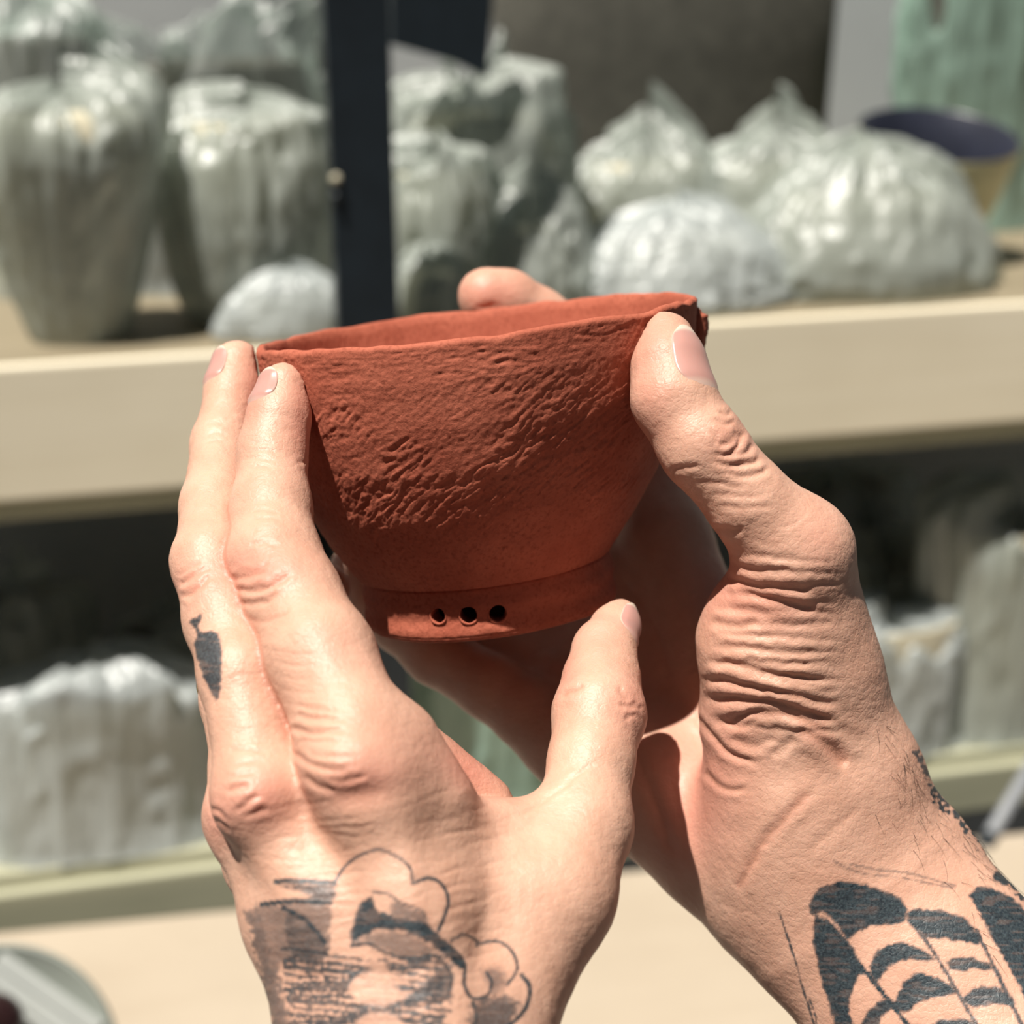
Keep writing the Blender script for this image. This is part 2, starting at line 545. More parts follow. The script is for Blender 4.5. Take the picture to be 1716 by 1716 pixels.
# ------------------------------------------------------------------ hands as one smooth distance field each
class Field:
    def __init__(self, lo, hi, h):
        self.lo = np.array(lo, dtype=np.float64); self.h = h
        self.n = np.ceil((np.array(hi) - self.lo) / h).astype(int) + 1
        self.ax = [self.lo[i] + h * np.arange(self.n[i]) for i in range(3)]

    def blank(self):
        return np.full(tuple(self.n), 30.0, dtype=np.float32)

    def sub(self, a, b, pad):
        lo = np.minimum(a, b) - pad; hi = np.maximum(a, b) + pad
        i0 = np.clip(np.floor((lo - self.lo) / self.h).astype(int), 0, self.n - 1)
        i1 = np.clip(np.ceil((hi - self.lo) / self.h).astype(int) + 1, 1, self.n)
        return tuple(slice(i0[k], max(i1[k], i0[k] + 1)) for k in range(3))

    def cone(self, arr, a, b, ra, rb, k, flat=None):
        """smooth-union a tapered capsule into ARR; FLAT = (axis, factor) squashes it along an axis"""
        big = max(ra, rb)
        s = self.sub(a, b, big + 14.0)
        X = self.ax[0][s[0]][:, None, None].astype(np.float32)
        Y = self.ax[1][s[1]][None, :, None].astype(np.float32)
        Z = self.ax[2][s[2]][None, None, :].astype(np.float32)
        ba = b - a
        L = float(ba @ ba) + 1e-6
        px, py, pz = X - a[0], Y - a[1], Z - a[2]
        t = np.clip((px * ba[0] + py * ba[1] + pz * ba[2]) / L, 0, 1)
        qx, qy, qz = px - t * ba[0], py - t * ba[1], pz - t * ba[2]
        d2 = qx * qx + qy * qy + qz * qz
        if flat is not None:
            nx, f = flat
            qn = qx * nx[0] + qy * nx[1] + qz * nx[2]
            d2 = d2 + (f * f - 1) * qn * qn
        d = np.sqrt(d2) - (ra + (rb - ra) * t)
        arr[s] = smin(arr[s], d, k)

    def sample(self, arr, p):
        g = (p - self.lo) / self.h
        i = np.clip(np.floor(g).astype(int), 0, self.n - 2)
        f = np.clip(g - i, 0, 1)
        r = 0
        for dx in (0, 1):
            for dy in (0, 1):
                for dz in (0, 1):
                    w = (f[:, 0] if dx else 1 - f[:, 0]) * (f[:, 1] if dy else 1 - f[:, 1]) * (f[:, 2] if dz else 1 - f[:, 2])
                    r = r + w * arr[i[:, 0] + dx, i[:, 1] + dy, i[:, 2] + dz]
        return r

def smin(a, b, k):
    h = np.maximum(k - np.abs(a - b), 0.0)
    return np.minimum(a, b) - h * h * (0.25 / k)

def smax(a, b, k):
    return -smin(-a, -b, k)

def surface_net(F, fld):
    """dual surface of the zero set: vertices (view mm) and quads facing outwards"""
    ins = fld < 0
    nx, ny, nz = fld.shape
    c = np.zeros((nx - 1, ny - 1, nz - 1), dtype=np.uint8)
    for dx in (0, 1):
        for dy in (0, 1):
            for dz in (0, 1):
                c += ins[dx:nx - 1 + dx, dy:ny - 1 + dy, dz:nz - 1 + dz]
    act = np.argwhere((c > 0) & (c < 8))
    idx = np.full(c.shape, -1, dtype=np.int64)
    idx[act[:, 0], act[:, 1], act[:, 2]] = np.arange(len(act))
    acc = np.zeros((len(act), 3)); cnt = np.zeros(len(act))
    corners = [(x, y, z) for x in (0, 1) for y in (0, 1) for z in (0, 1)]
    for a in corners:
        for ax in range(3):
            if a[ax] == 1: continue
            b = list(a); b[ax] = 1
            fa = fld[act[:, 0] + a[0], act[:, 1] + a[1], act[:, 2] + a[2]]
            fb = fld[act[:, 0] + b[0], act[:, 1] + b[1], act[:, 2] + b[2]]
            m = (fa < 0) != (fb < 0)
            t = np.where(m, fa / np.where(m, fa - fb, 1), 0)
            p = np.tile(np.array(a, dtype=float), (len(act), 1)); p[:, ax] += t
            acc[m] += p[m]; cnt[m] += 1
    v = F.lo + (act + acc / cnt[:, None]) * F.h
    quads = []
    for ax in range(3):
        o1, o2 = (ax + 1) % 3, (ax + 2) % 3
        sl_a = [slice(1, -1)] * 3; sl_b = [slice(1, -1)] * 3
        sl_a[ax] = slice(0, -1); sl_b[ax] = slice(1, None)
        A = ins[tuple(sl_a)]; B = ins[tuple(sl_b)]
        e = np.argwhere(A != B)
        sgn = A[e[:, 0], e[:, 1], e[:, 2]]
        for k in range(3):
            if k != ax: e[:, k] += 1
        def cell(d1, d2):
            q = e.copy(); q[:, o1] += d1; q[:, o2] += d2
            return idx[q[:, 0], q[:, 1], q[:, 2]]
        q = np.stack([cell(-1, -1), cell(0, -1), cell(0, 0), cell(-1, 0)], axis=1)
        q[~sgn] = q[~sgn][:, ::-1]
        quads.append(q)
    q = np.vstack(quads)
    q = q[(q >= 0).all(axis=1)]
    return v, q

def chain(F, arr, pts, k=3.0, flat=None):
    """pts: (px, py, depth mm, radius px)"""
    for p, q in zip(pts[:-1], pts[1:]):
        F.cone(arr, P(*p[:3]), P(*q[:3]), p[3] * p[2] / FPX, q[3] * q[2] / FPX, k, flat)

def ball(F, arr, px, py, d, r, k):
    a = P(px, py, d)
    F.cone(arr, a, a + 1e-3, r * d / FPX, r * d / FPX, k)

def dig(F, fld, px, py, d, r, k):
    tmp = F.blank(); ball(F, tmp, px, py, d, r, 0.01)
    return smax(fld, -tmp, k)

ZAX = np.array([0.0, 0.0, 1.0])

def left_hand_field():
    F = Field((-92, -150, -520), (45, 52, -285), 1.0)
    middle = F.blank()
    chain(F, middle, [(397, 611, 446, 41), (390, 655, 442, 44), (371, 745, 430, 49), (361, 850, 412, 57), (354, 940, 396, 64), (378, 1040, 386, 67), (404, 1130, 376, 69), (442, 1335, 362, 74)])
    index = F.blank()
    chain(F, index, [(476, 650, 414, 43), (467, 700, 411, 51), (457, 755, 408, 56), (454, 850, 399, 65), (461, 938, 389, 77), (490, 1000, 382, 80), (538, 1100, 371, 90), (590, 1225, 360, 92), (620, 1320, 354, 90)])
    ringf = F.blank()
    chain(F, ringf, [(440, 730, 470, 46), (412, 850, 452, 54), (394, 1000, 425, 60), (402, 1170, 400, 64), (416, 1290, 384, 62), (415, 1368, 375, 68)])
    pinky = F.blank()
    chain(F, pinky, [(545, 985, 480, 42), (512, 1050, 470, 46), (472, 1150, 445, 50), (452, 1300, 415, 54), (442, 1440, 392, 60)])
    thumb = F.blank()
    chain(F, thumb, [(1042, 1025, 430, 22), (1032, 1048, 427, 37), (1013, 1090, 419, 51), (1008, 1140, 412, 62), (1004, 1196, 404, 76), (990, 1280, 394, 70), (975, 1385, 384, 74)])
    palm = F.blank()
    chain(F, palm, [(620, 1320, 355, 86), (690, 1520, 353, 98), (720, 1720, 348, 105), (740, 2000, 335, 112), (750, 2300, 320, 118)], 6)
    chain(F, palm, [(442, 1340, 364, 74), (560, 1520, 357, 92), (640, 1720, 350, 100), (660, 2000, 338, 110), (670, 2300, 322, 118)], 6)
    chain(F, palm, [(415, 1370, 376, 64), (500, 1540, 365, 86), (570, 1720, 355, 96), (585, 2000, 342, 110), (590, 2300, 326, 118)], 6)
    chain(F, palm, [(440, 1440, 394, 60), (510, 1560, 379, 74), (560, 1720, 363, 82)], 6)
    chain(F, palm, [(600, 1430, 374, 100), (650, 1650, 364, 108)], 6)
    chain(F, palm, [(800, 1720, 357, 118), (925, 1500, 373, 100), (975, 1390, 384, 80)], 6)
    chain(F, palm, [(800, 1720, 357, 118), (800, 2000, 340, 118), (790, 2300, 322, 122)], 6)
    chain(F, palm, [(680, 1400, 364, 66), (880, 1402, 381, 66)], 6)
    chain(F, palm, [(668, 1250, 362, 72), (712, 1345, 363, 84)], 8)
    chain(F, palm, [(730, 1470, 362, 92), (850, 1530, 370, 92), (800, 1640, 362, 100)], 8)
    chain(F, palm, [(699, 1256, 388, 50), (806, 1352, 394, 56)], 4)          # flesh of the palm seen past the web
    ball(F, palm, 585, 1290, 350, 62, 8)                                     # knuckles
    ball(F, palm, 425, 1335, 358, 55, 6)
    fing = smin(index, middle, 2.0)
    fing = smin(fing, ringf, 1.2)
    fing = smin(fing, pinky, 1.2)
    hand = smin(fing, palm, 6.0)
    hand = smin(hand, thumb, 6.0)
    F.pairs = [(index, middle), (middle, ringf)]
    return F, hand

def right_hand_field():
    F = Field((-60, -175, -560), (155, 86, -370), 1.0)
    thumb = F.blank()
    chain(F, thumb, [(1115, 570, 412, 48), (1119, 612, 408, 59), (1128, 668, 405, 68), (1177, 748, 403, 71), (1257, 843, 404, 70), (1328, 922, 408, 82)])
    then = F.blank()
    chain(F, then, [(1328, 925, 409, 84), (1308, 1075, 422, 132), (1318, 1180, 428, 140)], 6)
    chain(F, then, [(1345, 930, 410, 72), (1392, 1130, 420, 72), (1432, 1290, 428, 100), (1474, 1392, 432, 112)], 8)
    palm = F.blank()
    chain(F, palm, [(1390, 1440, 436, 165), (1440, 1500, 434, 205), (1560, 1660, 425, 210), (1760, 1930, 405, 225), (1960, 2200, 385, 245)], 6, (ZAX, 1.45))
    chain(F, palm, [(1290, 1496, 444, 118), (1197, 1410, 454, 108), (1112, 1338, 462, 104), (1005, 1262, 470, 84), (945, 1246, 474, 68)], 6)
    chain(F, palm, [(1115, 900, 494, 72), (1300, 1350, 458, 90)], 6)
    chain(F, palm, [(1060, 970, 502, 76), (1270, 1380, 462, 90)], 6)
    chain(F, palm, [(1010, 1100, 500, 72), (1240, 1420, 462, 90)], 6)
    chain(F, palm, [(800, 1070, 506, 46), (930, 1150, 496, 74)], 8)
    chain(F, palm, [(960, 1180, 490, 74), (1150, 1300, 472, 100), (1290, 1420, 458, 118)], 8)
    chain(F, palm, [(1310, 1200, 431, 128), (1338, 1310, 431, 130), (1362, 1420, 436, 140), (1400, 1500, 438, 150)], 14)
    pinky = F.blank()
    chain(F, pinky, [(590, 955, 502, 40), (622, 995, 500, 45), (670, 1042, 497, 49), (730, 1096, 490, 51), (820, 1150, 482, 54), (886, 1197, 478, 58), (950, 1246, 474, 66)])
    ringf = F.blank()
    chain(F, ringf, [(680, 905, 526, 44), (770, 955, 524, 50), (880, 1045, 512, 58), (1010, 1110, 500, 72)])
    middle = F.blank()
    chain(F, middle, [(755, 600, 524, 46), (845, 650, 532, 53), (960, 765, 530, 60), (1060, 970, 502, 73)])
    index = F.blank()
    chain(F, index, [(816, 497, 516, 49), (850, 505, 519, 51), (900, 537, 523, 53), (985, 595, 526, 56), (1062, 705, 516, 62), (1115, 900, 494, 72)])
    fing = smin(smin(smin(index, middle, 1.2), ringf, 1.2), pinky, 1.2)
    hand = smin(fing, palm, 5.0)
    hand = smin(hand, smin(then, thumb, 8.0), 5.0)
    hand = dig(F, hand, 1425, 1262, 374, 90, 14)                             # hollow by the wrist tendon
    return F, hand

def seg_dist(x, y, pts):
    best = np.full(x.shape, 1e9)
    along = np.zeros(x.shape)
    n = len(pts) - 1
    for i, ((x0, y0), (x1, y1)) in enumerate(zip(pts[:-1], pts[1:])):
        dx, dy = x1 - x0, y1 - y0
        t = np.clip(((x - x0) * dx + (y - y0) * dy) / (dx * dx + dy * dy + 1e-9), 0, 1)
        d = np.hypot(x - x0 - t * dx, y - y0 - t * dy)
        m = d < best
        best = np.where(m, d, best); along = np.where(m, (i + t) / n, along)
    return best, along

def in_poly(x, y, pts):
    r = np.zeros(x.shape, dtype=bool)
    n = len(pts)
    for i in range(n):
        x0, y0 = pts[i]; x1, y1 = pts[(i + 1) % n]
        c = ((y0 > y) != (y1 > y)) & (x < (x1 - x0) * (y - y0) / (y1 - y0 + 1e-9) + x0)
        r ^= c
    return r

def smooth_line(pts, n=8):
    """Catmull-Rom through the points"""
    p = [np.array(q, dtype=float) for q in pts]
    if len(p) < 3: return [tuple(q) for q in p]
    p = [2 * p[0] - p[1]] + p + [2 * p[-1] - p[-2]]
    out = []
    for i in range(1, len(p) - 2):
        for k in range(n):
            t = k / n
            out.append(tuple(0.5 * ((2 * p[i]) + (-p[i - 1] + p[i + 1]) * t + (2 * p[i - 1] - 5 * p[i] + 4 * p[i + 1] - p[i + 2]) * t * t + (-p[i - 1] + 3 * p[i] - 3 * p[i + 1] + p[i + 2]) * t ** 3)))
    out.append(tuple(p[-2]))
    return out

def crop(pts, s, ox, oy):
    return [(ox + a / s, oy + b / s) for a, b in pts]

class Skin:
    """a refined hand mesh in view mm with its visible-side masks, ready for creases and ink"""
    def __init__(self, F, hand):
        hand = np.maximum(hand, -(self.bowl(F) - 0.15))
        hand[0] = hand[-1] = 1.0; hand[:, 0] = hand[:, -1] = 1.0; hand[:, :, 0] = hand[:, :, -1] = 1.0
        self.F, self.fld = F, hand
        v, q = surface_net(F, hand)
        me = bpy.data.meshes.new('tmp')
        o = mesh_obj('tmp', v, q, None)
        # drop stray specks: keep the largest island
        md = o.modifiers.new('s', 'SUBSURF'); md.levels = 1; md.render_levels = 1
        dg = bpy.context.evaluated_depsgraph_get()
        me = bpy.data.meshes.new_from_object(o.evaluated_get(dg))
        bpy.data.objects.remove(o, do_unlink=True)
        n = len(me.vertices)
        co = np.empty(n * 3, dtype=np.float32); me.vertices.foreach_get('co', co)
        self.v = co.reshape(-1, 3).astype(np.float64)
        lp = np.empty(len(me.loops), dtype=np.int32); me.loops.foreach_get('vertex_index', lp)
        self.q = lp.reshape(-1, 4)
        self.keep_largest()
        self.normals()
        self.base = self.v.copy()
        self.px, self.py, self.d = to_px(self.v)
        self.tint = np.zeros((len(self.v), 3))
        self.disp = np.zeros(len(self.v))
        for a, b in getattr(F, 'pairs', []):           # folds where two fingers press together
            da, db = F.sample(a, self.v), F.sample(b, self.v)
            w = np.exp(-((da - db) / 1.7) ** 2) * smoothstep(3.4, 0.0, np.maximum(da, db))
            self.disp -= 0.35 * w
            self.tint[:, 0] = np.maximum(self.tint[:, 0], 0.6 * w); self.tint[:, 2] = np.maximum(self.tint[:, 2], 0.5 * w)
        bx = np.clip((self.px + 400) / 4, 0, 699).astype(int); by = np.clip((self.py + 100) / 4, 0, 699).astype(int)
        zb = np.full((700, 700), 1e9); np.minimum.at(zb, (bx, by), self.d)
        view = -self.v / np.linalg.norm(self.v, axis=1)[:, None]
        face = (self.n * view).sum(1)
        self.face = face
        self.vis = (self.d < zb[bx, by] + 4.0) & (face > 0.0)

    def bowl(self, F):
        X, Y, Z = np.meshgrid(*F.ax, indexing='ij')
        out = np.empty(X.shape, dtype=np.float32)
        for i in range(X.shape[0]):
            p = np.stack([X[i], Y[i], Z[i]], axis=-1).astype(np.float32)
            out[i] = bowl_sdf(p.reshape(-1, 3)).reshape(p.shape[:2])
        return out

    def keep_largest(self):
        n = len(self.v)
        lab = np.arange(n)
        e = np.vstack([self.q[:, [0, 1]], self.q[:, [1, 2]], self.q[:, [2, 3]], self.q[:, [3, 0]]])
        for _ in range(400):
            mn = np.minimum(lab[e[:, 0]], lab[e[:, 1]])
            new = lab.copy()
            np.minimum.at(new, e[:, 0], mn); np.minimum.at(new, e[:, 1], mn)
            new = new[new]
            if (new == lab).all(): break
            lab = new
        u, c = np.unique(lab, return_counts=True)
        keep = lab == u[np.argmax(c)]
        m = -np.ones(n, dtype=int); m[keep] = np.arange(keep.sum())
        self.q = m[self.q[keep[self.q].all(axis=1)]]
        self.v = self.v[keep]

    def normals(self):
        a, b, c, d = (self.v[self.q[:, i]] for i in range(4))
        fn = np.cross(c - a, d - b)
        n = np.zeros_like(self.v)
        for i in range(4):
            for k in range(3):
                n[:, k] += np.bincount(self.q[:, i], weights=fn[:, k], minlength=len(self.v))
        self.n = n / (np.linalg.norm(n, axis=1)[:, None] + 1e-9)

    def crease(self, pts, depth=0.35, width=5.0, red=0.25, ridge=0.4):
        pts = smooth_line(pts, 6)
        xs = [p[0] for p in pts]; ys = [p[1] for p in pts]
        pad = width * 5
        m = np.where(self.vis & (self.px > min(xs) - pad) & (self.px < max(xs) + pad) & (self.py > min(ys) - pad) & (self.py < max(ys) + pad))[0]
        if len(m) == 0: return
        wob = 2.2 * vnoise(self.px[m] / 14, self.py[m] / 14, self.px[m] * 0 + 3)
        d, t = seg_dist(self.px[m] + wob, self.py[m] + wob, pts)
        end = smoothstep(0, 0.16, t) * smoothstep(0, 0.16, 1 - t)
        g = np.exp(-(d / width) ** 2) * end
        r = np.exp(-((d - 2.3 * width) / (1.3 * width)) ** 2) * end
        self.disp[m] += -depth * g + ridge * depth * r
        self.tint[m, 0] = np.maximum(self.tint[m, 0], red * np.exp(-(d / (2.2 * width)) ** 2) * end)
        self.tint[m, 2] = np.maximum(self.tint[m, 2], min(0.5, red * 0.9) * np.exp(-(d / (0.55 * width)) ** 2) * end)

    def bulge(self, x, y, rx, ry, ang, h):
        c, s = math.cos(math.radians(ang)), math.sin(math.radians(ang))
        dx, dy = self.px - x, self.py - y
        a = (dx * c + dy * s) / rx; b = (-dx * s + dy * c) / ry
        self.disp += np.where(self.vis, h * np.exp(-(a * a + b * b)), 0)

    def blush(self, x, y, rx, ry, ang, f, ch=0):
        c, s = math.cos(math.radians(ang)), math.sin(math.radians(ang))
        dx, dy = self.px - x, self.py - y
        a = (dx * c + dy * s) / rx; b = (-dx * s + dy * c) / ry
        g = np.where(self.face > -0.3, f * np.exp(-(a * a + b * b)), 0)
        self.tint[:, ch] = np.clip(self.tint[:, ch] + g, 0, 1)

    def ink_line(self, pts, w, f=0.85, smooth=True, rough=0.0):
        pts = smooth_line(pts, 6) if smooth else pts
        xs = [p[0] for p in pts]; ys = [p[1] for p in pts]; pad = w * 3 + 10
        m = np.where(self.vis & (self.px > min(xs) - pad) & (self.px < max(xs) + pad) & (self.py > min(ys) - pad) & (self.py < max(ys) + pad))[0]
        if len(m) == 0: return
        d, t = seg_dist(self.px[m], self.py[m], pts)
        if rough: d = d + rough * vnoise(self.px[m] / 5, self.py[m] / 5, self.px[m] * 0)
        self.tint[m, 1] = np.maximum(self.tint[m, 1], f * smoothstep(w / 2 + 1.6, w / 2 - 1.6, d))

    def ink_area(self, pts, f=0.9, soft=3.0, rough=0.0, clear=False):
        pts = smooth_line(pts + [pts[0]], 5)
        xs = [p[0] for p in pts]; ys = [p[1] for p in pts]; pad = soft * 3 + 4
        m = np.where(self.vis & (self.px > min(xs) - pad) & (self.px < max(xs) + pad) & (self.py > min(ys) - pad) & (self.py < max(ys) + pad))[0]
        if len(m) == 0: return
        x, y = self.px[m], self.py[m]
        d, _ = seg_dist(x, y, pts)
        d = np.where(in_poly(x, y, pts), -d, d)
        if rough: d = d + rough * vnoise(x / 6, y / 6, x * 0 + 2)
        g = smoothstep(soft, -soft, d)
        if clear: self.tint[m, 1] *= 1 - f * g
        else: self.tint[m, 1] = np.maximum(self.tint[m, 1], f * g)

    worn = 0.10
    def finish(self, name, parent, label):
        # fine irregular skin relief everywhere, in mm
        p = self.v
        fine = 0.05 * vnoise(p[:, 0] / 1.6, p[:, 1] / 1.1, p[:, 2] / 1.6) + 0.10 * vnoise(p[:, 0] / 5, p[:, 1] / 5, p[:, 2] / 5)
        self.v = self.v + self.n * (self.disp + fine)[:, None]
        o = world_part(name, to_world(self.v), self.q, M_SKIN, parent)
        at = o.data.color_attributes.new('tint', 'FLOAT_COLOR', 'POINT')
        col = np.ones((len(self.v), 4), dtype=np.float32); 
        t = np.clip(self.tint, 0, 1)
        grain = 1 - self.worn * smoothstep(0.1, 0.6, vnoise(self.px / 24, self.py / 4.5, self.px * 0 + 4)) * (t[:, 1] > 0)
        t[:, 1] = (1 - (1 - t[:, 1]) ** 1.9) * grain
        col[:, :3] = t
        at.data.foreach_set('color', col.ravel())
        tag(o, label)
        self.obj = o
        return o

    def nail(self, base, end, normal, half, parent_obj, tip=0.14, lift=0.55, pale=0.25):
        """a thin curved plate wrapped on the fingertip: BASE and END lie on the finger's axis under the nail's two ends,
        NORMAL points out of the nail's middle, HALF is half the angle it wraps"""
        ax = end - base; L = np.linalg.norm(ax); ax = ax / L
        nrm = np.array(normal, dtype=float); nrm -= ax * (nrm @ ax); nrm /= np.linalg.norm(nrm)
        side = np.cross(ax, nrm)
        nu, nv = 25, 29
        U, V = np.meshgrid(np.linspace(-1, 1, nu), np.linspace(-1, 1, nv))
        U = U.ravel(); V = V.ravel()
        # squarish-oval outline
        sq_u = U * np.sqrt(np.maximum(0, 1 - 0.5 * np.abs(V) ** 3.2))
        sq_v = V * np.sqrt(np.maximum(0, 1 - 0.42 * np.abs(U) ** 2.6))
        phi = sq_u * math.radians(half)
        dirs = -(nrm[None, :] * np.cos(phi)[:, None] + side[None, :] * np.sin(phi)[:, None])
        pos = base + ax * ((sq_v * 0.5 + 0.5) * L)[:, None] - dirs * 14.0
        for _ in range(50):
            s = self.F.sample(self.fld, pos)
            pos = pos + dirs * np.clip(s, -0.6, 0.6)[:, None]
        edge = np.maximum(np.abs(U), np.abs(V))
        up = (lift * (1 - 0.6 * smoothstep(0.6, 1.0, edge)) + 0.15 * smoothstep(0.6, 1.0, V)) * smoothstep(-1.1, -0.55, V) - 0.10 * smoothstep(-0.7, -1.0, V)
        P_ = pos - dirs * up[:, None]
        # smooth the plate a little
        G = P_.reshape(nv, nu, 3)
        for _ in range(3):
            H = G.copy()
            H[1:-1, 1:-1] = 0.5 * G[1:-1, 1:-1] + 0.125 * (G[:-2, 1:-1] + G[2:, 1:-1] + G[1:-1, :-2] + G[1:-1, 2:])
            H[1:-1, [0, -1]] = 0.5 * G[1:-1, [0, -1]] + 0.25 * (G[:-2, [0, -1]] + G[2:, [0, -1]])
            H[[0, -1], 1:-1] = 0.5 * G[[0, -1], 1:-1] + 0.25 * (G[[0, -1], :-2] + G[[0, -1], 2:])
            G = H
        P_ = G.reshape(-1, 3)
        low = P_ + dirs * 0.5
        n = len(P_)
        f = grid_faces(nu, nv, False)
        fs = [tuple(x) for x in f] + [tuple(x[::-1] + n) for x in f]
        loop = [i for i in range(nu)] + [r * nu + nu - 1 for r in range(1, nv)] + [(nv - 1) * nu + i for i in range(nu - 2, -1, -1)] + [r * nu for r in range(nv - 2, 0, -1)]
        for a, b in zip(loop, loop[1:] + loop[:1]):
            fs.append((a, a + n, b + n, b))
        vs_ = to_world(np.vstack([P_, low])) - np.array(parent_obj.parent.location)
        o = mesh_obj('fingernail', vs_, fs, M_NAIL, parent_obj)
        bm = bmesh.new(); bm.from_mesh(o.data); bmesh.ops.recalc_face_normals(bm, faces=bm.faces[:]); bm.to_mesh(o.data); bm.free()
        at = o.data.color_attributes.new('tint', 'FLOAT_COLOR', 'POINT')
        col = np.zeros((2 * n, 4), dtype=np.float32); col[:, 3] = 1
        g = np.maximum(smoothstep(1 - 2 * tip - 0.06, 1 - 2 * tip + 0.06, V), pale * smoothstep(-0.62, -0.8, V + 0.22 * U ** 2))
        g = np.maximum(g, 0.6 * smoothstep(0.9, 1.0, np.abs(U)))
        col[:, 0] = np.tile(g, 2)
        at.data.foreach_set('color', col.ravel())
        return o

person = empty('person', tuple(to_world(P(1050, 1560, 400))))
tag(person, 'person with tattooed hands, bare forearms raised, holding a terracotta bowl by rim and foot', 'person')

# ---- left hand
F, fld = left_hand_field()
LH = Skin(F, fld)
C1 = lambda p: crop(p, 3.991, 270, 540)
C2 = lambda p: crop(p, 3.432, 270, 940)
C6 = lambda p: crop(p, 2.86, 380, 1316)
C3 = lambda p: crop(p, 3.432, 700, 920)
# blushes: knuckles and fingertips
for b in [(440, 955, 75, 42, 0, .55), (325, 975, 45, 45, 0, .4), (430, 1340, 60, 55, 0, .55), (600, 1315, 85, 42, -10, .5), (360, 1380, 30, 50, 0, .4),
          (505, 700, 26, 90, 0, .55), (425, 660, 22, 80, 0, .5), (1065, 1180, 40, 55, 0, .5), (1000, 1060, 40, 50, 0, .35), (950, 1140, 28, 50, 0, .45),
          (560, 1100, 60, 50, 20, .25), (790, 1290, 60, 40, 35, .6), (650, 1240, 120, 60, 0, .18)]:
    LH.blush(*b)
LH.blush(0, 0, 9000, 9000, 0, 0.10)
LH.blush(600, 1345, 60, 26, -8, .22, 2)  # brown tint below the knuckle, next line a fainter one over the web
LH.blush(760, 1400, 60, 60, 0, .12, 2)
# knuckle relief
LH.bulge(575, 1265, 70, 45, -15, 1.0); LH.bulge(600, 1335, 62, 24, -8, -1.3); LH.bulge(430, 1335, 45, 40, 0, 0.9)
LH.bulge(520, 1400, 60, 110, -28, -0.7); LH.bulge(770, 1440, 80, 90, 0, -1.2)
LH.bulge(440, 950, 62, 40, 0, 0.5); LH.bulge(325, 970, 38, 40, 0, 0.4)
LH.bulge(455, 1600, 24, 130, -12, 0.6); LH.bulge(700, 1550, 22, 190, -8, 0.5)
for ln, dp, w in [
    ([(390, 110), (500, 95), (620, 60)], .40, 5), ([(400, 165), (560, 170), (680, 120), (745, 60)], .45, 5), ([(430, 235), (560, 245), (680, 190)], .35, 5),
    ([(480, 330), (600, 345), (760, 280)], .15, 5), ([(430, 60), (540, 55), (640, 20)], .2, 4),
    ([(95, 135), (180, 95), (285, 30)], .4, 5), ([(115, 215), (200, 170), (300, 80)], .4, 5), ([(90, 90), (160, 50), (240, 0)], .25, 4),
    ([(730, 950), (810, 975), (900, 992), (1100, 970)], .40, 5), ([(740, 1080), (850, 1160), (980, 1200), (1080, 1212)], .40, 5),
    ([(820, 1230), (890, 1290), (1010, 1335)], .35, 6), ([(760, 880), (900, 905), (1080, 925)], .25, 4), ([(760, 830), (900, 850), (1040, 870)], .2, 4),
    ([(780, 1020), (900, 1040), (1060, 1040)], .22, 4), ([(850, 1110), (980, 1135), (1120, 1130)], .22, 4), ([(960, 1250), (1060, 1260), (1200, 1230)], .3, 5),
    ([(385, 1340), (440, 1310), (510, 1290)], .45, 5), ([(425, 1445), (500, 1400), (530, 1370), (570, 1340)], .45, 5), ([(460, 1470), (540, 1440), (620, 1420)], .3, 5),
    ([(380, 1250), (460, 1230), (540, 1220)], .22, 4), ([(390, 1180), (500, 1150), (600, 1150)], .18, 4), ([(380, 1090), (480, 1080), (600, 1100)], .18, 4),
    ([(275, 1420), (330, 1440), (385, 1500)], .3, 4), ([(290, 1480), (350, 1510), (400, 1570)], .3, 4)]:
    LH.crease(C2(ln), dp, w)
for k in range(16):                                      # fine cross-lines over the finger bases
    y = 500 + k * 26
    LH.crease(C2([(560 + k * 10, y), (720 + k * 8, y + 30 + 4 * (k % 3)), (930 + k * 8, y + 40)]), .16, 3.5, 0.08, .3)
    LH.crease(C2([(360 + k * 3, y + 190), (470 + k * 5, y + 150), (600 + k * 6, y + 160 + 3 * (k % 4))]), .16, 3.5, 0.08, .3)
for ln in ([(560, 870), (660, 850), (780, 870)], [(540, 920), (660, 905), (770, 930)], [(590, 810), (680, 800), (760, 815)], [(560, 970), (680, 955), (760, 980)],
           [(300, 690), (370, 670), (430, 680)], [(290, 760), (360, 740), (440, 750)], [(280, 800), (370, 790), (440, 810)], [(900, 920), (945, 935), (960, 925)],
           [(600, 1270), (700, 1260), (800, 1290)], [(600, 1320), (720, 1310), (820, 1340)], [(580, 1480), (700, 1485), (800, 1490)]):
    LH.crease(C1(ln), .18, 4, .12)
LH.crease(C3([(820, 860), (900, 810), (960, 780)]), .35, 5, .4)
for ln in ([(1160, 780), (1170, 830), (1210, 870)], [(1190, 990), (1230, 960), (1260, 960)], [(1200, 930), (1250, 910), (1290, 920)], [(1150, 880), (1200, 900), (1270, 880)]):
    LH.crease(C3(ln), .25, 4, .25)
for k in range(12):
    LH.crease(C3([(560 + k * 30, 1560 - k * 22), (660 + k * 30, 1490 - k * 22), (720 + k * 30, 1440 - k * 20)]), .09, 4, 0.04, .3)
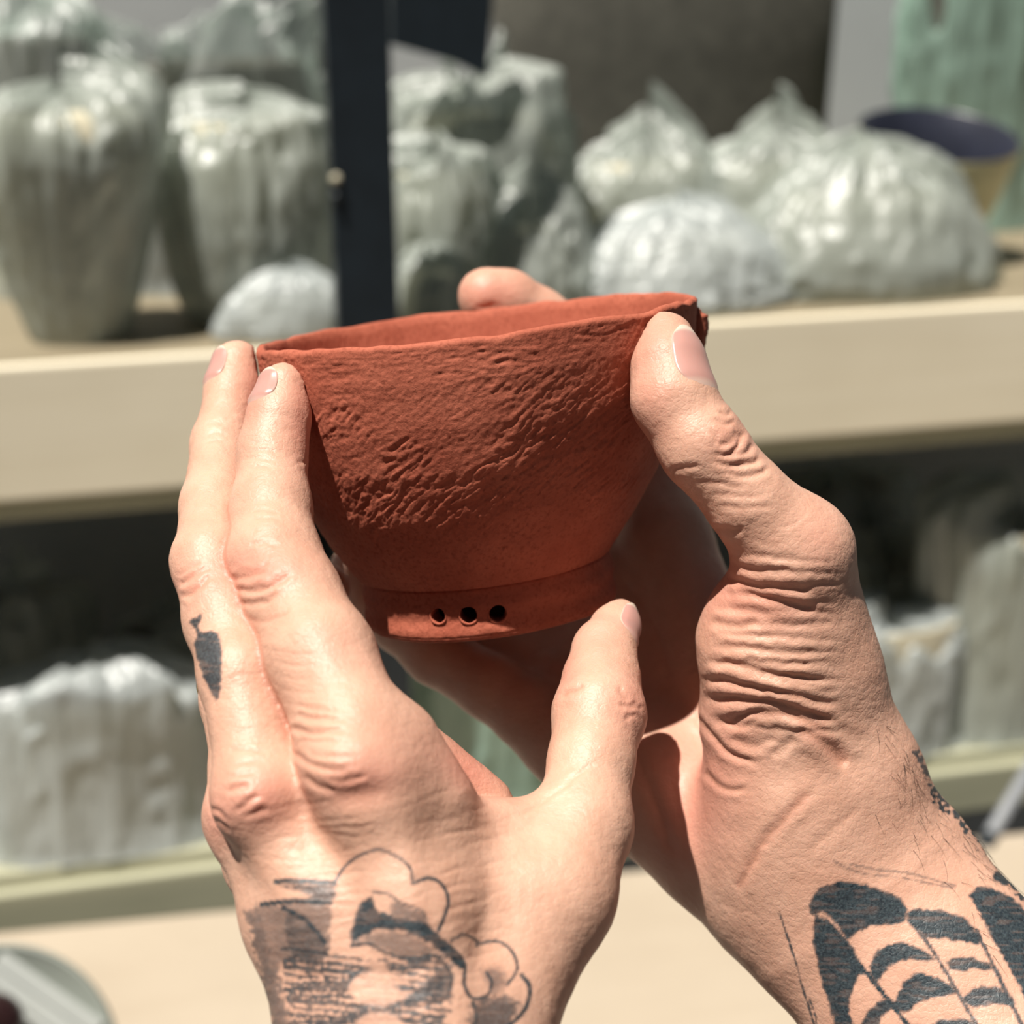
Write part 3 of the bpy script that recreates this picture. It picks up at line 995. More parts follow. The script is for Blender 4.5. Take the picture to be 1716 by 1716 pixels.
for k in range(22):                                      # back of the hand: lines across
    y = 1360 + k * 16
    x0 = 430 + (k * 37) % 90
    LH.crease([(x0, y), (x0 + 60, y - 10 + (k * 13) % 18), (x0 + 130 + (k * 29) % 50, y - 14 + (k * 7) % 12)], .08, 3.5, 0.05, .4)
    x1 = 640 + (k * 53) % 110
    LH.crease([(x1, y + 6), (x1 + 60, y - 16 + (k * 11) % 14), (x1 + 120 + (k * 31) % 50, y - 40 + (k * 5) % 16)], .07, 3.5, 0.05, .4)
# tattoo on the back of the hand: outlined clouds, shaded bands and wavy hatching
cl = lambda pts, w=4.5, f=.8: LH.ink_line(C6(pts), w, f)
LH.ink_area(C6([(130, 575), (300, 560), (490, 575), (490, 700), (480, 800), (430, 850), (300, 835), (215, 900), (160, 830)]), .42, 5, 6)
LH.ink_area(C6([(255, 480), (500, 480), (500, 560), (400, 565), (390, 520)]), .6, 5, 3)
LH.ink_area(C6([(290, 590), (380, 620), (470, 740), (480, 810), (420, 860), (330, 830), (280, 720)]), .62, 5, 5)
LH.ink_area(C6([(95, 600), (170, 620), (215, 760), (250, 920), (310, 1144), (240, 1200), (180, 930)]), .52, 6, 8)
LH.ink_area(C6([(640, 570), (690, 535), (720, 600), (820, 630), (940, 650), (1040, 745), (1135, 850), (1120, 880), (1030, 800), (930, 730), (800, 690), (720, 690), (640, 730), (600, 760), (605, 660)]), .88, 3, 3)
LH.ink_area(C6([(610, 740), (720, 700), (860, 715), (960, 760), (1000, 810), (860, 825), (760, 800), (690, 770)]), .40, 6, 4)
LH.ink_area(C6([(800, 555), (900, 590), (960, 640), (930, 660), (840, 640), (780, 620)]), .45, 5, 4)
for k in range(13):
    y = 830 + k * 27
    x0 = 280 + k * 3; x1 = 1070 - (k % 3) * 25
    pts = [(x, y + 12 * math.sin(x / 95.0 + k * 0.9) + 4 * math.sin(x / 33.0 + k)) for x in np.linspace(x0, x1, 16)]
    LH.ink_line(C6(pts), 4.6 + 2.4 * (k % 3), .74, True, 2.5)
for pts in ([(590, 930), (680, 890), (800, 960), (860, 1010), (760, 1060), (640, 1040), (580, 990)], [(640, 860), (720, 830), (800, 900), (900, 930), (780, 950), (690, 880)], [(630, 1110), (720, 1085), (820, 1110), (850, 1180), (640, 1180)]):
    LH.ink_area(C6(pts), .85, 5, 3, clear=True)
LH.ink_area(C6([(930, 960), (1060, 850), (1080, 950), (1060, 1040), (900, 1000)]), .55, 5, 8)
cl([(510, 470), (560, 390), (640, 335), (730, 310), (820, 345), (880, 400), (892, 470)], 4.5, .72)
cl([(892, 470), (980, 440), (1050, 480), (1070, 560), (1040, 640), (1015, 695)], 6, .85)
cl([(235, 462), (350, 458), (515, 468)], 8, .85); cl([(175, 570), (320, 555), (495, 562)], 8, .85)
cl([(270, 590), (340, 620), (420, 690), (470, 755)], 8, .9)
cl([(700, 515), (770, 520), (830, 560), (930, 600), (960, 640)], 4, .6)
cl([(600, 770), (680, 760), (760, 800), (860, 828), (980, 815), (1040, 850), (1078, 920), (1060, 1010)], 5.5, .8)
cl([(270, 780), (370, 790), (480, 805)], 6, .8); cl([(560, 990), (600, 920), (650, 880)], 6, .8)
cl([(1040, 745), (1100, 800), (1140, 860), (1140, 960), (1180, 1020), (1250, 1005), (1270, 940), (1245, 900)], 6, .8)
cl([(1075, 745), (1140, 715), (1205, 750), (1200, 770)], 4.5, .75); cl([(1200, 760), (1300, 748), (1370, 800), (1392, 880), (1345, 955)], 5, .75)
cl([(1415, 910), (1452, 965), (1440, 1050), (1400, 1110), (1340, 1160)], 7, .85)
LH.ink_area(C6([(1230, 890), (1300, 880), (1340, 950), (1280, 1010)]), .40, 8, 5)
LH.ink_area(C6([(1180, 1050), (1300, 1010), (1400, 1060), (1350, 1144), (1290, 1200), (1170, 1200)]), .60, 9, 8)
cl([(1180, 1040), (1195, 1090), (1190, 1160)], 6, .8)
# small dark tattoo on the middle finger
LH.ink_area(C2([(165, 345), (228, 312), (215, 370), (235, 412), (290, 398), (332, 440), (347, 540), (345, 680), (322, 800), (270, 725), (222, 600), (195, 490), (205, 420)]), .80, 2.5, 2)
LH.ink_area(C2([(215, 420), (290, 405), (335, 470), (338, 680), (318, 770), (270, 700), (222, 560)]), .72, 3, 1)
LH.worn = 0.13
left = LH.finish('hand', person, 'left hand seen from the back, tattooed with clouds and dark bands')
LH.nail(P(469, 692, 411), P(477, 628, 415), (-.77, .08, .64), 47, left, .10)
LH.nail(P(389, 662, 442), P(398, 591, 447), (-.83, .08, .56), 46, left, .10)
LH.nail(P(1018, 1080, 420), P(1041, 1020, 431), (.79, .10, .61), 45, left, .16)

# ---- right hand
F, fld = right_hand_field()
RH = Skin(F, fld)
C4 = lambda p: crop(p, 3.432, 1000, 440)
C5 = lambda p: crop(p, 2.86, 1000, 900)
C7 = lambda p: crop(p, 3.432, 1216, 1316)
RH.blush(0, 0, 9000, 9000, 0, 0.16)
for b in [(1090, 640, 40, 110, 0, .30), (1270, 1010, 90, 45, 0, .35), (1170, 1300, 80, 90, 0, .45), (1150, 1400, 70, 70, 0, .35), (1200, 960, 50, 60, 0, .35),
          (820, 490, 70, 30, 0, .45), (1230, 740, 45, 40, 0, .25), (1380, 900, 40, 60, 0, .2), (1220, 1180, 60, 90, 0, .2), (1100, 560, 50, 40, 0, .2)]:
    RH.blush(*b)
RH.bulge(1365, 1240, 55, 24, 50, 1.2)                    # tendon ridge at the wrist
for ln, dp, w, rd in [
    ([(600, 185), (760, 235), (900, 250), (1060, 255)], .55, 6, .22), ([(640, 240), (800, 290), (960, 330), (1070, 340)], .6, 7, .2),
    ([(520, 400), (680, 425), (780, 400)], .5, 7, .35), ([(560, 450), (700, 470), (860, 470)], .25, 6, .15), ([(560, 520), (720, 535), (900, 560), (1090, 560)], .35, 6, .15),
    ([(495, 590), (660, 612), (800, 640), (960, 672), (1130, 690)], .55, 6, .22), ([(700, 580), (860, 600), (1060, 615)], .3, 5, .1), ([(760, 660), (900, 690), (1100, 725)], .35, 5, .15),
    ([(485, 680), (620, 695), (760, 722), (900, 745), (1180, 805)], .75, 7, .28), ([(495, 765), (700, 782), (850, 792), (1000, 832), (1190, 895)], .9, 8, .35),
    ([(600, 905), (720, 850), (860, 838), (1000, 880), (1160, 960)], .85, 8, .35), ([(560, 870), (680, 905), (790, 880)], .35, 6, .2), ([(930, 900), (1060, 960), (1150, 1040), (1210, 1110)], .8, 10, .4),
    ([(540, 330), (700, 360), (860, 380)], .22, 6, .12), ([(620, 120), (760, 150), (960, 160)], .22, 6, .12), ([(640, 60), (800, 90), (1000, 100)], .18, 6, .1),
    ([(470, 850), (500, 890), (560, 960), (640, 1040), (800, 1092)], .55, 5, .35), ([(510, 1110), (560, 1170), (620, 1205), (750, 1208)], .35, 5, .35),
    ([(670, 1716), (700, 1640), (750, 1540), (830, 1420), (960, 1280), (1080, 1190)], .30, 8, .35), ([(1000, 1520), (1120, 1410), (1260, 1300)], .14, 8, .15),
    ([(640, 960), (760, 1000), (880, 960)], .3, 7, .15), ([(840, 1060), (900, 1000), (960, 960)], .35, 8, .12)]:
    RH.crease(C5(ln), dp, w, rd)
RH.bulge(1240, 1195, 60, 20, 0, .35); RH.bulge(1310, 1155, 70, 9, 12, .45); RH.bulge(1370, 1190, 70, 10, 24, .5); RH.bulge(1345, 1215, 60, 9, 22, .4)
RH.bulge(1408, 1275, 40, 26, 30, -0.9)
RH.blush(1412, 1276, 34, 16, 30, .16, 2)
for ln, dp, w in [([(655, 1095), (720, 1110), (780, 1090), (825, 1020), (832, 950)], .55, 5), ([(690, 1050), (760, 1030), (820, 970)], .4, 5), ([(640, 1130), (760, 1165), (860, 1160), (960, 1130)], .5, 5),
                  ([(700, 1195), (820, 1222), (920, 1215), (1010, 1180)], .35, 5), ([(640, 960), (680, 990), (690, 1040)], .25, 4), ([(700, 850), (740, 870), (780, 860)], .3, 4), ([(680, 900), (740, 930), (800, 910)], .25, 4),
                  ([(760, 1120), (860, 1090), (900, 1040)], .3, 4), ([(420, 1200), (500, 1180), (600, 1170)], .25, 5), ([(650, 1540), (760, 1545), (850, 1530)], .3, 6), ([(560, 1260), (700, 1270), (860, 1290)], .15, 5), ([(640, 1330), (820, 1340), (980, 1345)], .15, 5), ([(680, 1400), (860, 1410), (1040, 1400)], .15, 5)]:
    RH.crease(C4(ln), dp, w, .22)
for k in range(12):
    RH.crease(C4([(660 + k * 34, 1290 + k * 22), (760 + k * 36, 1262 + k * 20), (860 + k * 32, 1235 + k * 18)]), .10, 4, .04, .3)
for k in range(14):
    y = 930 + k * 22
    RH.crease([(1200 + (k * 31) % 60, y), (1290 + (k * 17) % 40, y + 6), (1400 + (k * 23) % 30, y + 14 - (k % 3) * 5)], .14, 4.5, .05, .4)
RH.crease([(1030, 960), (1090, 1040), (1130, 1160)], .3, 7, .1); RH.crease([(1060, 1240), (1100, 1350), (1130, 1440)], .4, 9, .15)
# feathers inked on the forearm
ia = lambda pts, f=.9, soft=3, rough=2.5: RH.ink_area(C7(pts), f, soft, rough)
ia([(475, 690), (520, 610), (600, 570), (680, 552), (800, 575), (900, 605), (985, 640), (1040, 705), (1030, 775), (960, 800), (820, 812), (730, 865), (690, 875), (640, 805), (560, 725), (500, 742)])
ia([(520, 742), (640, 820), (790, 1045), (760, 1110), (725, 1190), (710, 1290), (740, 1390), (760, 1480), (680, 1480), (610, 1310), (560, 1150), (525, 1000), (500, 850)])
ia([(1035, 730), (1120, 715), (1250, 725), (1370, 765), (1430, 830), (1462, 905), (1380, 900), (1250, 880), (1160, 870), (1110, 840), (1060, 800)])
ia([(830, 1060), (850, 990), (900, 935), (1000, 905), (1090, 930), (1180, 985), (1190, 1010), (1090, 1000), (980, 1020), (900, 1085), (860, 1150)])
ia([(965, 1270), (1000, 1180), (1050, 1110), (1120, 1085), (1240, 1120), (1320, 1190), (1220, 1215), (1110, 1250), (1030, 1310)])
ia([(1275, 1020), (1320, 990), (1420, 995), (1510, 1025), (1530, 1060), (1420, 1055), (1310, 1068)], .85)
ia([(1355, 1225), (1440, 1165), (1560, 1165), (1650, 1225), (1660, 1270), (1540, 1260), (1420, 1268)], .85)
ia([(760, 1480), (790, 1350), (850, 1270), (930, 1225), (975, 1265), (900, 1330), (860, 1480)], .85)
ia([(1100, 1480), (1200, 1370), (1330, 1345), (1440, 1380), (1460, 1480)], .85)
ia([(1400, 635), (1470, 582), (1600, 622), (1720, 720), (1800, 900), (1800, 1300), (1720, 1210), (1640, 1060), (1530, 870), (1450, 710)])
ia([(1535, 525), (1585, 480), (1645, 555), (1600, 575), (1560, 555)], .85)
il = lambda pts, w, f=.85, r=1.5: RH.ink_line(C7(pts), w, f, True, r)
il([(770, 1030), (860, 1140), (960, 1270), (1050, 1380), (1120, 1470)], 7, .95)
il([(1060, 780), (1200, 965), (1350, 1220), (1450, 1390), (1500, 1480)], 6, .7)
il([(1440, 830), (1560, 1080), (1700, 1373), (1750, 1480)], 6, .8)
il([(620, 435), (700, 475), (800, 510), (1000, 530), (1300, 590)], 2.5, .35); il([(720, 455), (900, 490), (1050, 505), (1320, 578)], 3.5, .32)
il([(310, 735), (340, 830), (370, 915), (410, 1040), (440, 1160), (480, 1280), (510, 1380)], 2.2, .8); il([(480, 1230), (510, 1300), (530, 1400)], 2.5, .7)
il([(1205, -10), (1262, 105), (1340, 165), (1450, 275), (1550, 405), (1716, 625)], 13, .85, 14)
il([(1090, -190), (1150, -90), (1205, -10)], 7, .7, 6)
right = RH.finish('hand', person, 'right hand with its palm towards the viewer and feathers inked on the wrist')
RH.nail(P(1131, 680, 404), P(1115, 562, 411), (.74, .05, .67), 50, right, .10, .55, .55)

def hair_strands():
    vs_, fs = [], []
    r2 = random.Random(3)
    edge = [(1480, 1205), (1524, 1270), (1566, 1316), (1595, 1354), (1638, 1392), (1668, 1432), (1716, 1497), (1760, 1560)]
    vis = np.where(RH.vis)[0]
    pxv, pyv = RH.px[vis], RH.py[vis]
    for i in range(130):
        t = r2.random() * (len(edge) - 1.001)
        k = int(t); f = t - k
        ex = edge[k][0] + f * (edge[k + 1][0] - edge[k][0]); ey = edge[k][1] + f * (edge[k + 1][1] - edge[k][1])
        inw = abs(r2.gauss(0, 22)) if i % 3 else r2.random() * 110
        if k == 0: inw *= 0.25
        x, y = ex - inw * .78, ey + inw * .62
        j = vis[np.argmin((pxv - x) ** 2 + (pyv - y) ** 2)]
        p0 = RH.v[j]; n = RH.n[j]
        tang = np.array([0.55 + r2.uniform(-.5, .5), -0.8 + r2.uniform(-.6, .6), r2.uniform(-.3, .3)])
        tang -= n * (tang @ n); tang /= np.linalg.norm(tang)
        L = r2.uniform(3.0, 7.5)
        bend = np.cross(n, tang) * r2.uniform(-0.4, 0.4)
        prev = None
        for s in range(5):
            u = s / 4
            c = p0 + tang * L * u + bend * L * u * u + n * (0.10 + 1.1 * u * (1 - 0.6 * u))
            rr = 0.045 * (1 - 0.75 * u)
            row = []
            for a in range(3):
                an = 2.094 * a
                row.append(len(vs_))
                vs_.append(to_world(c + (np.cross(tang, n) * math.cos(an) + n * math.sin(an)) * rr))
            if prev:
                for a in range(3):
                    fs.append((prev[a], prev[(a + 1) % 3], row[(a + 1) % 3], row[a]))
            prev = row
    o = mesh_obj('arm_hair', np.array(vs_) - np.array(person.location), fs, M_HAIR, right)
    tag(o, kind='stuff')
hair_strands()

# gold ring on the ring finger of the left hand
def gold_ring():
    c = P(401, 1146, 402.5); ax = P(398, 1100, 409) - P(405, 1190, 397); ax /= np.linalg.norm(ax)
    a0 = np.cross(ax, ZAX); a0 /= np.linalg.norm(a0); a1 = np.cross(ax, a0)
    vs_, fs = [], []
    n, prof = 64, [(-1.9, -.25), (-1.6, .45), (0, .75), (1.6, .45), (1.9, -.25)]
    for i in range(n):
        a = 2 * math.pi * i / n
        er = a0 * math.cos(a) + a1 * math.sin(a)
        for (h, e) in prof:
            vs_.append(to_world(c + er * (66 * 402 / FPX + e) + ax * h) - np.array(person.location))
    m_ = len(prof)
    for i in range(n):
        for j in range(m_):
            fs.append((i * m_ + j, ((i + 1) % n) * m_ + j, ((i + 1) % n) * m_ + (j + 1) % m_, i * m_ + (j + 1) % m_))
    tag(mesh_obj('ring', vs_, fs, M_GOLD, left), 'gold ring')
gold_ring()

# ------------------------------------------------------------------ shelving behind
YAW = math.radians(13.5)
SE = np.array([math.cos(YAW), math.sin(YAW), 0.0])          # along the shelf, to the right
SN = np.array([-math.sin(YAW), math.cos(YAW), 0.0])         # into the shelf
r0 = ray(858, 555)
S0 = CAM + r0 * (1.28 / r0[1])
S0[2] = 0.0

def on_plane(px, py, inset):
    """shelf coordinates (along, height) where a sight line meets the upright plane INSET metres behind the shelf front"""
    r = ray(px, py)
    t = ((S0 - CAM) @ SN + inset) / (r @ SN)
    q = CAM + r * t
    return (q - S0) @ SE, q[2]

Z1 = on_plane(858, 555, 0)[1]                                # top of the upper shelf
Z1B = on_plane(858, 768, 0)[1]
Z1C = on_plane(858, 815, 0)[1]
Z2 = on_plane(200, 1442, 0)[1]                               # top of the lower shelf
Z2B = on_plane(200, 1545, 0)[1]
DEPTH = 0.46

shelf = empty('shelving_unit', tuple(S0), YAW)
tag(shelf, 'pale wooden shelving on black steel posts behind the hands, crowded with wrapped pots', 'shelf')
def sbox(name, lo, hi, mat, bev=0.002, label=None):
    o = from_bm(name, box_bm(lo, hi, bev), mat, shelf)
    if label: o['label'] = label
    return o
XL, XR = -1.5, 1.6
sbox('shelf_board', (XL, 0.0, Z1 - 0.02), (XR, DEPTH, Z1), M_BOARD)
sbox('fascia', (XL, -0.012, Z1B), (XR, -0.0005, Z1 - 0.0005), M_SHELF, 0.003, 'deep pale front edge of the upper shelf')
sbox('rail', (XL, 0.016, Z1C), (XR, 0.045, Z1B + 0.004), M_OLIVE, 0.003, 'greyish lower rail')
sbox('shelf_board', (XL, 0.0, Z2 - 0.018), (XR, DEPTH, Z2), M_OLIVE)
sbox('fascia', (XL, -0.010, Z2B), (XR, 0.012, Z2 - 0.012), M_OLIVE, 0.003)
xp0 = on_plane(554, 300, -0.03)[0]; xp1 = on_plane(660, 300, -0.03)[0]
sbox('post', (xp0, -0.035, 0.0), (xp1, -0.016, 2.3), M_STEEL, 0.001, 'black steel upright')
sbox('post', (xp0, DEPTH - 0.03, 0.0), (xp1, DEPTH, 2.3), M_STEEL, 0.001)
for xx in (XL + 0.02, XR - 0.06):
    sbox('post', (xx, -0.035, 0.0), (xx + 0.045, -0.016, 2.3), M_STEEL, 0.001)
    sbox('post', (xx, DEPTH - 0.03, 0.0), (xx + 0.045, DEPTH, 2.3), M_STEEL, 0.001)
# bolt heads on the post
for py in (300, 330):
    bm = bmesh.new()
    bmesh.ops.create_cone(bm, segments=12, radius1=0.004, radius2=0.0025, depth=0.005, cap_ends=True)
    x, z = on_plane(556, py, -0.036)
    bmesh.ops.rotate(bm, verts=bm.verts, matrix=Matrix.Rotation(math.radians(90), 3, 'X'))
    bmesh.ops.translate(bm, verts=bm.verts, vec=(x + 0.003, -0.037, z))
    from_bm('bolt', bm, M_STEEL if py == 330 else M_RAW, shelf, True)
# black gusset plate from post to the cross brace
bm = bmesh.new()
g = [on_plane(655, -40, 0.16), on_plane(825, -40, 0.16), on_plane(812, 128, 0.16), on_plane(762, 104, 0.16), on_plane(655, 74, 0.16)]
vf = [bm.verts.new((x, 0.15, z)) for x, z in g]; vb = [bm.verts.new((x, 0.17, z)) for x, z in g]
bm.faces.new(vf); bm.faces.new(vb[::-1])
for i in range(5):
    bm.faces.new((vf[i], vb[i], vb[(i + 1) % 5], vf[(i + 1) % 5]))
bmesh.ops.recalc_face_normals(bm, faces=bm.faces[:])
from_bm('brace_plate', bm, M_STEEL, shelf)

def lathe(prof, n=64):
    """prof: (r, z) list -> verts, faces"""
    vs_, fs = [], []
    for (r, z) in prof:
        for i in range(n):
            a = 2 * math.pi * i / n
            vs_.append((r * math.cos(a), r * math.sin(a), z))
    return vs_, [tuple(f) for f in grid_faces(n, len(prof))]

def pot_mesh(shape, r, h):
    S = {'bowl': [(0.45, 0), (0.5, .02), (0.62, .15), (0.80, .4), (0.93, .7), (1.0, .98), (.99, 1.0), (.95, .99), (.88, .7), (.75, .4), (.5, .14), (0.0, .10)],
         'jar': [(0.62, 0), (0.68, .02), (0.86, .2), (0.97, .45), (1.0, .62), (.93, .82), (.74, .94), (.72, 1.0), (.66, 1.0), (.66, .93), (.86, .8), (.92, .6), (.85, .3), (.5, .06), (0, .05)],
         'cylinder': [(0.86, 0), (0.92, .02), (0.95, .3), (0.98, .7), (1.0, .98), (.98, 1.0), (.93, .99), (.90, .5), (.85, .06), (0, .05)],
         'mound': [(0.62, 0), (0.66, .02), (0.72, .25), (0.70, .55), (0.62, .72), (.58, .73), (.64, .5), (.6, .06), (0, .05)],
         'vase': [(0.42, 0), (0.45, .02), (0.60, .22), (0.80, .5), (0.97, .78), (1.0, .88), (.9, .97), (.7, 1.0), (.66, .99), (.85, .88), (.9, .78), (.7, .45), (.4, .06), (0, .05)]}[shape]
    return lathe([(a * r, z * h) for a, z in S])

def film_mesh(shape, r, h, seed, crumple=1.0, knot=True, open_top=False):
    """a bag of thin film fallen over a pot: vertical pleats, crumples, and a gathered top"""
    if shape in ('vase', 'bowl'):
        body = [(.50, 0.0), (.56, .06), (.68, .22), (.82, .42), (.95, .62), (1.02, .78), (.99, .90)]
    elif shape == 'jar':
        body = [(.74, 0.0), (.82, .06), (.95, .22), (1.02, .42), (1.03, .60), (.97, .78), (.86, .90)]
    elif shape == 'mound':
        body = [(1.02, 0.0), (1.05, .10), (1.0, .28), (.92, .46), (.80, .64), (.64, .80), (.44, .92)]
    else:
        body = [(1.06, 0.0), (1.02, .06), (1.0, .22), (1.0, .42), (1.01, .62), (1.02, .80), (.99, .93)]
    if shape == 'mound': body += [(.22, .99), (.08, 1.03), (0.01, 1.04)]
    elif open_top: body += [(1.0, 1.0), (1.03, 1.08), (1.0, 1.10), (.9, 1.04)]
    elif knot: body += [(.80, 1.0), (.52, 1.04), (.30, 1.06), (.20, 1.10), (.30, 1.18), (.24, 1.22)]
    else: body += [(.84, .98), (.60, 1.02), (.34, 1.035), (.12, 1.04), (0.01, 1.04)]
    b = np.array(body)
    nz, nt = 54, 128
    tt = np.linspace(0, 1, nz)
    cum = np.concatenate([[0], np.cumsum(np.hypot(np.diff(b[:, 0]), np.diff(b[:, 1])))]); cum /= cum[-1]
    R = np.interp(tt, cum, b[:, 0]); Z = np.interp(tt, cum, b[:, 1])
    th = np.linspace(0, 2 * math.pi, nt, endpoint=False)
    T, I = np.meshgrid(th, np.arange(nz))
    Rg = R[I] * r; Zg = Z[I] * h
    ct, st = np.cos(T), np.sin(T)
    sd = seed * 13.7
    pleat = vnoise(ct * 5.5 + sd + 20, st * 5.5 + sd + 20, Zg * 3.0 / h + sd)
    pleat2 = vnoise(ct * 11 + sd + 50, st * 11 + 50, Zg * 5.0 / h + sd)
    crum = vnoise(ct * 3.4 + sd + 30, st * 3.4 + 30, Zg * 9.0 / h + sd)
    crum2 = vnoise(ct * 7 + sd + 30, st * 7 + 30, Zg * 15.0 / h + sd + 7)
    ridge = (1 - 2 * np.abs(pleat)) * 0.5 + (1 - 2 * np.abs(crum)) * 0.5
    lobe = vnoise(ct * 1.3 + sd + 70, st * 1.3 + 70, Zg * 1.2 / h + sd)
    fold = 1 - 2 * np.abs(vnoise(ct * 4.2 + 0.7 * crum + sd, st * 4.2 + sd + 0.7 * pleat, Zg * 1.3 / h + sd + 4))
    fold2 = 1 - 2 * np.abs(vnoise(ct * 8.5 + 0.6 * crum2 + sd, st * 8.5 + sd, Zg * 2.2 / h + sd + 9))
    k = crumple * (0.6 + 0.8 * smoothstep(.5, 1.05, Z[I]))
    Rg = Rg * (1 + k * (0.15 * lobe + 0.05 * pleat + 0.02 * pleat2 + 0.03 * ridge + 0.10 * (fold - .3) + 0.035 * (fold2 - .3))) + 0.003
    Zg = Zg + h * crumple * smoothstep(.55, 1.0, Z[I]) * (0.20 * lobe + 0.06 * crum + 0.05 * pleat + 0.05 * fold)
    Zg = np.maximum(Zg, 0.001)
    vs_ = np.stack([Rg * ct, Rg * st, Zg], axis=-1).reshape(-1, 3)
    return vs_, grid_faces(nt, nz)

def shelf_point(x, inset, z):
    return S0 + SE * x + SN * inset + np.array([0, 0, z])

RECENT = []
def wrapped(xl, xr, ytop, inset, level, shape, label, pot_mat=None, film=None, squash=1.0, crumple=1.0, knot=True, open_top=False, ybase=None, name='wrapped_pot'):
    """a pot in film whose near outline spans the given columns; it stands on shelf LEVEL"""
    zb = {1: Z1, 2: Z2}[level]
    rr = (on_plane(xr, ytop, inset)[0] - on_plane(xl, ytop, inset)[0]) / 2
    cin = inset + rr * squash
    xc = (on_plane(xl, ytop, inset + rr * .6)[0] + on_plane(xr, ytop, inset + rr * .6)[0]) / 2
    rr = (on_plane(xr, ytop, inset + rr * .6)[0] - on_plane(xl, ytop, inset + rr * .6)[0]) / 2
    zt = on_plane(858, ytop, cin)[1]
    px0 = 858
    # height of the sight line at this column
    zt = on_plane((xl + xr) / 2, ytop, cin)[1]
    h = max(0.05, zt - zb)
    topf = 1.10 if open_top else (1.22 if knot else 1.04)
    h /= topf
    root = empty(name, tuple(shelf_point(xc, cin, zb)), YAW)
    tag(root, label, 'pot', 'pots wrapped in plastic on the shelves')
    vs_, fs = pot_mesh(shape, rr * 0.93, h * 0.97)
    o = mesh_obj('pot_body', np.array(vs_) * (1, squash, 1), fs, pot_mat or M_RAW, root)
    vs_, fs = film_mesh(shape, rr * 0.98, h, len(RECENT) + 1, crumple, knot, open_top)
    mesh_obj('plastic_wrap', np.array(vs_) * (1, squash, 1), fs, film or M_FILM, root)
    RECENT.append(root)
    return root

# upper shelf
wrapped(-75, 262, 150, 0.010, 1, 'vase', 'wrapped tapering vase standing leftmost on the upper shelf, close to the shelf edge', crumple=.5, knot=False)
wrapped(262, 570, 175, 0.050, 1, 'jar', 'wrapped wide jar between the tapering vase and the black post', crumple=.7, knot=False)
wrapped(360, 600, 440, 0.012, 1, 'mound', 'small heap of folded plastic over a dish at the foot of the black post', film=M_FILM_WHITE, crumple=.9, squash=.5)
wrapped(-60, 170, 30, 0.240, 1, 'cylinder', 'dim wrapped crock behind the tapering vase on the left of the upper shelf', M_GREYCLAY, film=M_FILM_CLEAR, crumple=.7, knot=False)
wrapped(150, 520, 50, 0.225, 1, 'cylinder', 'tall dark crock in an open plastic bag behind the wide jar left of the post', M_GREYCLAY, film=M_FILM_CLEAR, squash=.6, crumple=1.0, open_top=True)
wrapped(640, 960, 118, 0.170, 1, 'jar', 'wrapped jar just right of the black post with its bag gathered on top', squash=.8, crumple=1.1)
wrapped(630, 850, 268, 0.070, 1, 'jar', 'low wrapped cup close beside the black post in front of a jar', crumple=1.1, knot=False)
wrapped(790, 1010, 285, 0.035, 1, 'mound', 'small wrapped beaker with a folded bag corner behind the raised fingertip', crumple=1.3)
wrapped(640, 800, 395, 0.010, 1, 'mound', 'lowest wrapped dish right of the black post, at the shelf edge', crumple=1.1)
wrapped(930, 1250, 135, 0.190, 1, 'mound', 'wrapped jar with a peaked bag standing behind the bright wrapped pot', squash=.7, crumple=1.2)
wrapped(1140, 1470, 150, 0.180, 1, 'mound', 'wrapped jar with a rounded bag between the peaked jar and the large round one', squash=.7, crumple=1.2)
wrapped(945, 1330, 318, 0.015, 1, 'mound', 'brightest wrapped pot in front of the peaked jar, just above the bowl', film=M_FILM_WHITE, squash=.7, crumple=1.0)
wrapped(1255, 1675, 200, 0.025, 1, 'mound', 'large round wrapped jar on the right end of the upper shelf', squash=.75, crumple=.9)
wrapped(1500, 1800, -80, 0.340, 1, 'cylinder', 'tall greenish wrapped crock at the back right corner of the upper shelf', film=M_FILM_GREEN, squash=.4, crumple=1.0, knot=False, pot_mat=M_GREYCLAY)
# lower shelf
wrapped(-40, 345, 1135, 0.004, 2, 'cylinder', 'bright wrapped pot at the left of the lower shelf', film=M_FILM_WHITE, squash=.42, crumple=1.0, knot=False)
wrapped(-60, 150, 940, 0.260, 2, 'jar', 'dim wrapped jar behind the bright pot, left end of the lower shelf', M_GREYCLAY, squash=.8)
wrapped(170, 420, 1000, 0.240, 2, 'jar', 'dim wrapped jar in the shade beside the tattooed middle finger', M_GREYCLAY, squash=.8)
wrapped(600, 930, 1010, 0.004, 2, 'cylinder', 'wrapped pot glimpsed in the gap between thumb and index finger', film=M_FILM_GREEN, squash=.4, knot=False)
wrapped(1270, 1530, 790, 0.230, 2, 'jar', 'dark round wrapped jar in the shade right of the thumb knuckle', M_GREYCLAY, film=M_FILM_CLEAR, squash=.8, knot=False)
wrapped(1400, 1580, 920, 0.150, 2, 'cylinder', 'wrapped beaker in front of the dark round jar', M_GREYCLAY, squash=.9, knot=False)
wrapped(1340, 1600, 1030, 0.004, 2, 'cylinder', 'low wrapped pot beside the right wrist on the lower shelf', film=M_FILM_WHITE, squash=.4, crumple=1.1, knot=False)
wrapped(1560, 1830, 850, 0.010, 2, 'cylinder', 'tall pale wrapped bundle at the right edge of the lower shelf', squash=.5, crumple=1.1, knot=False)

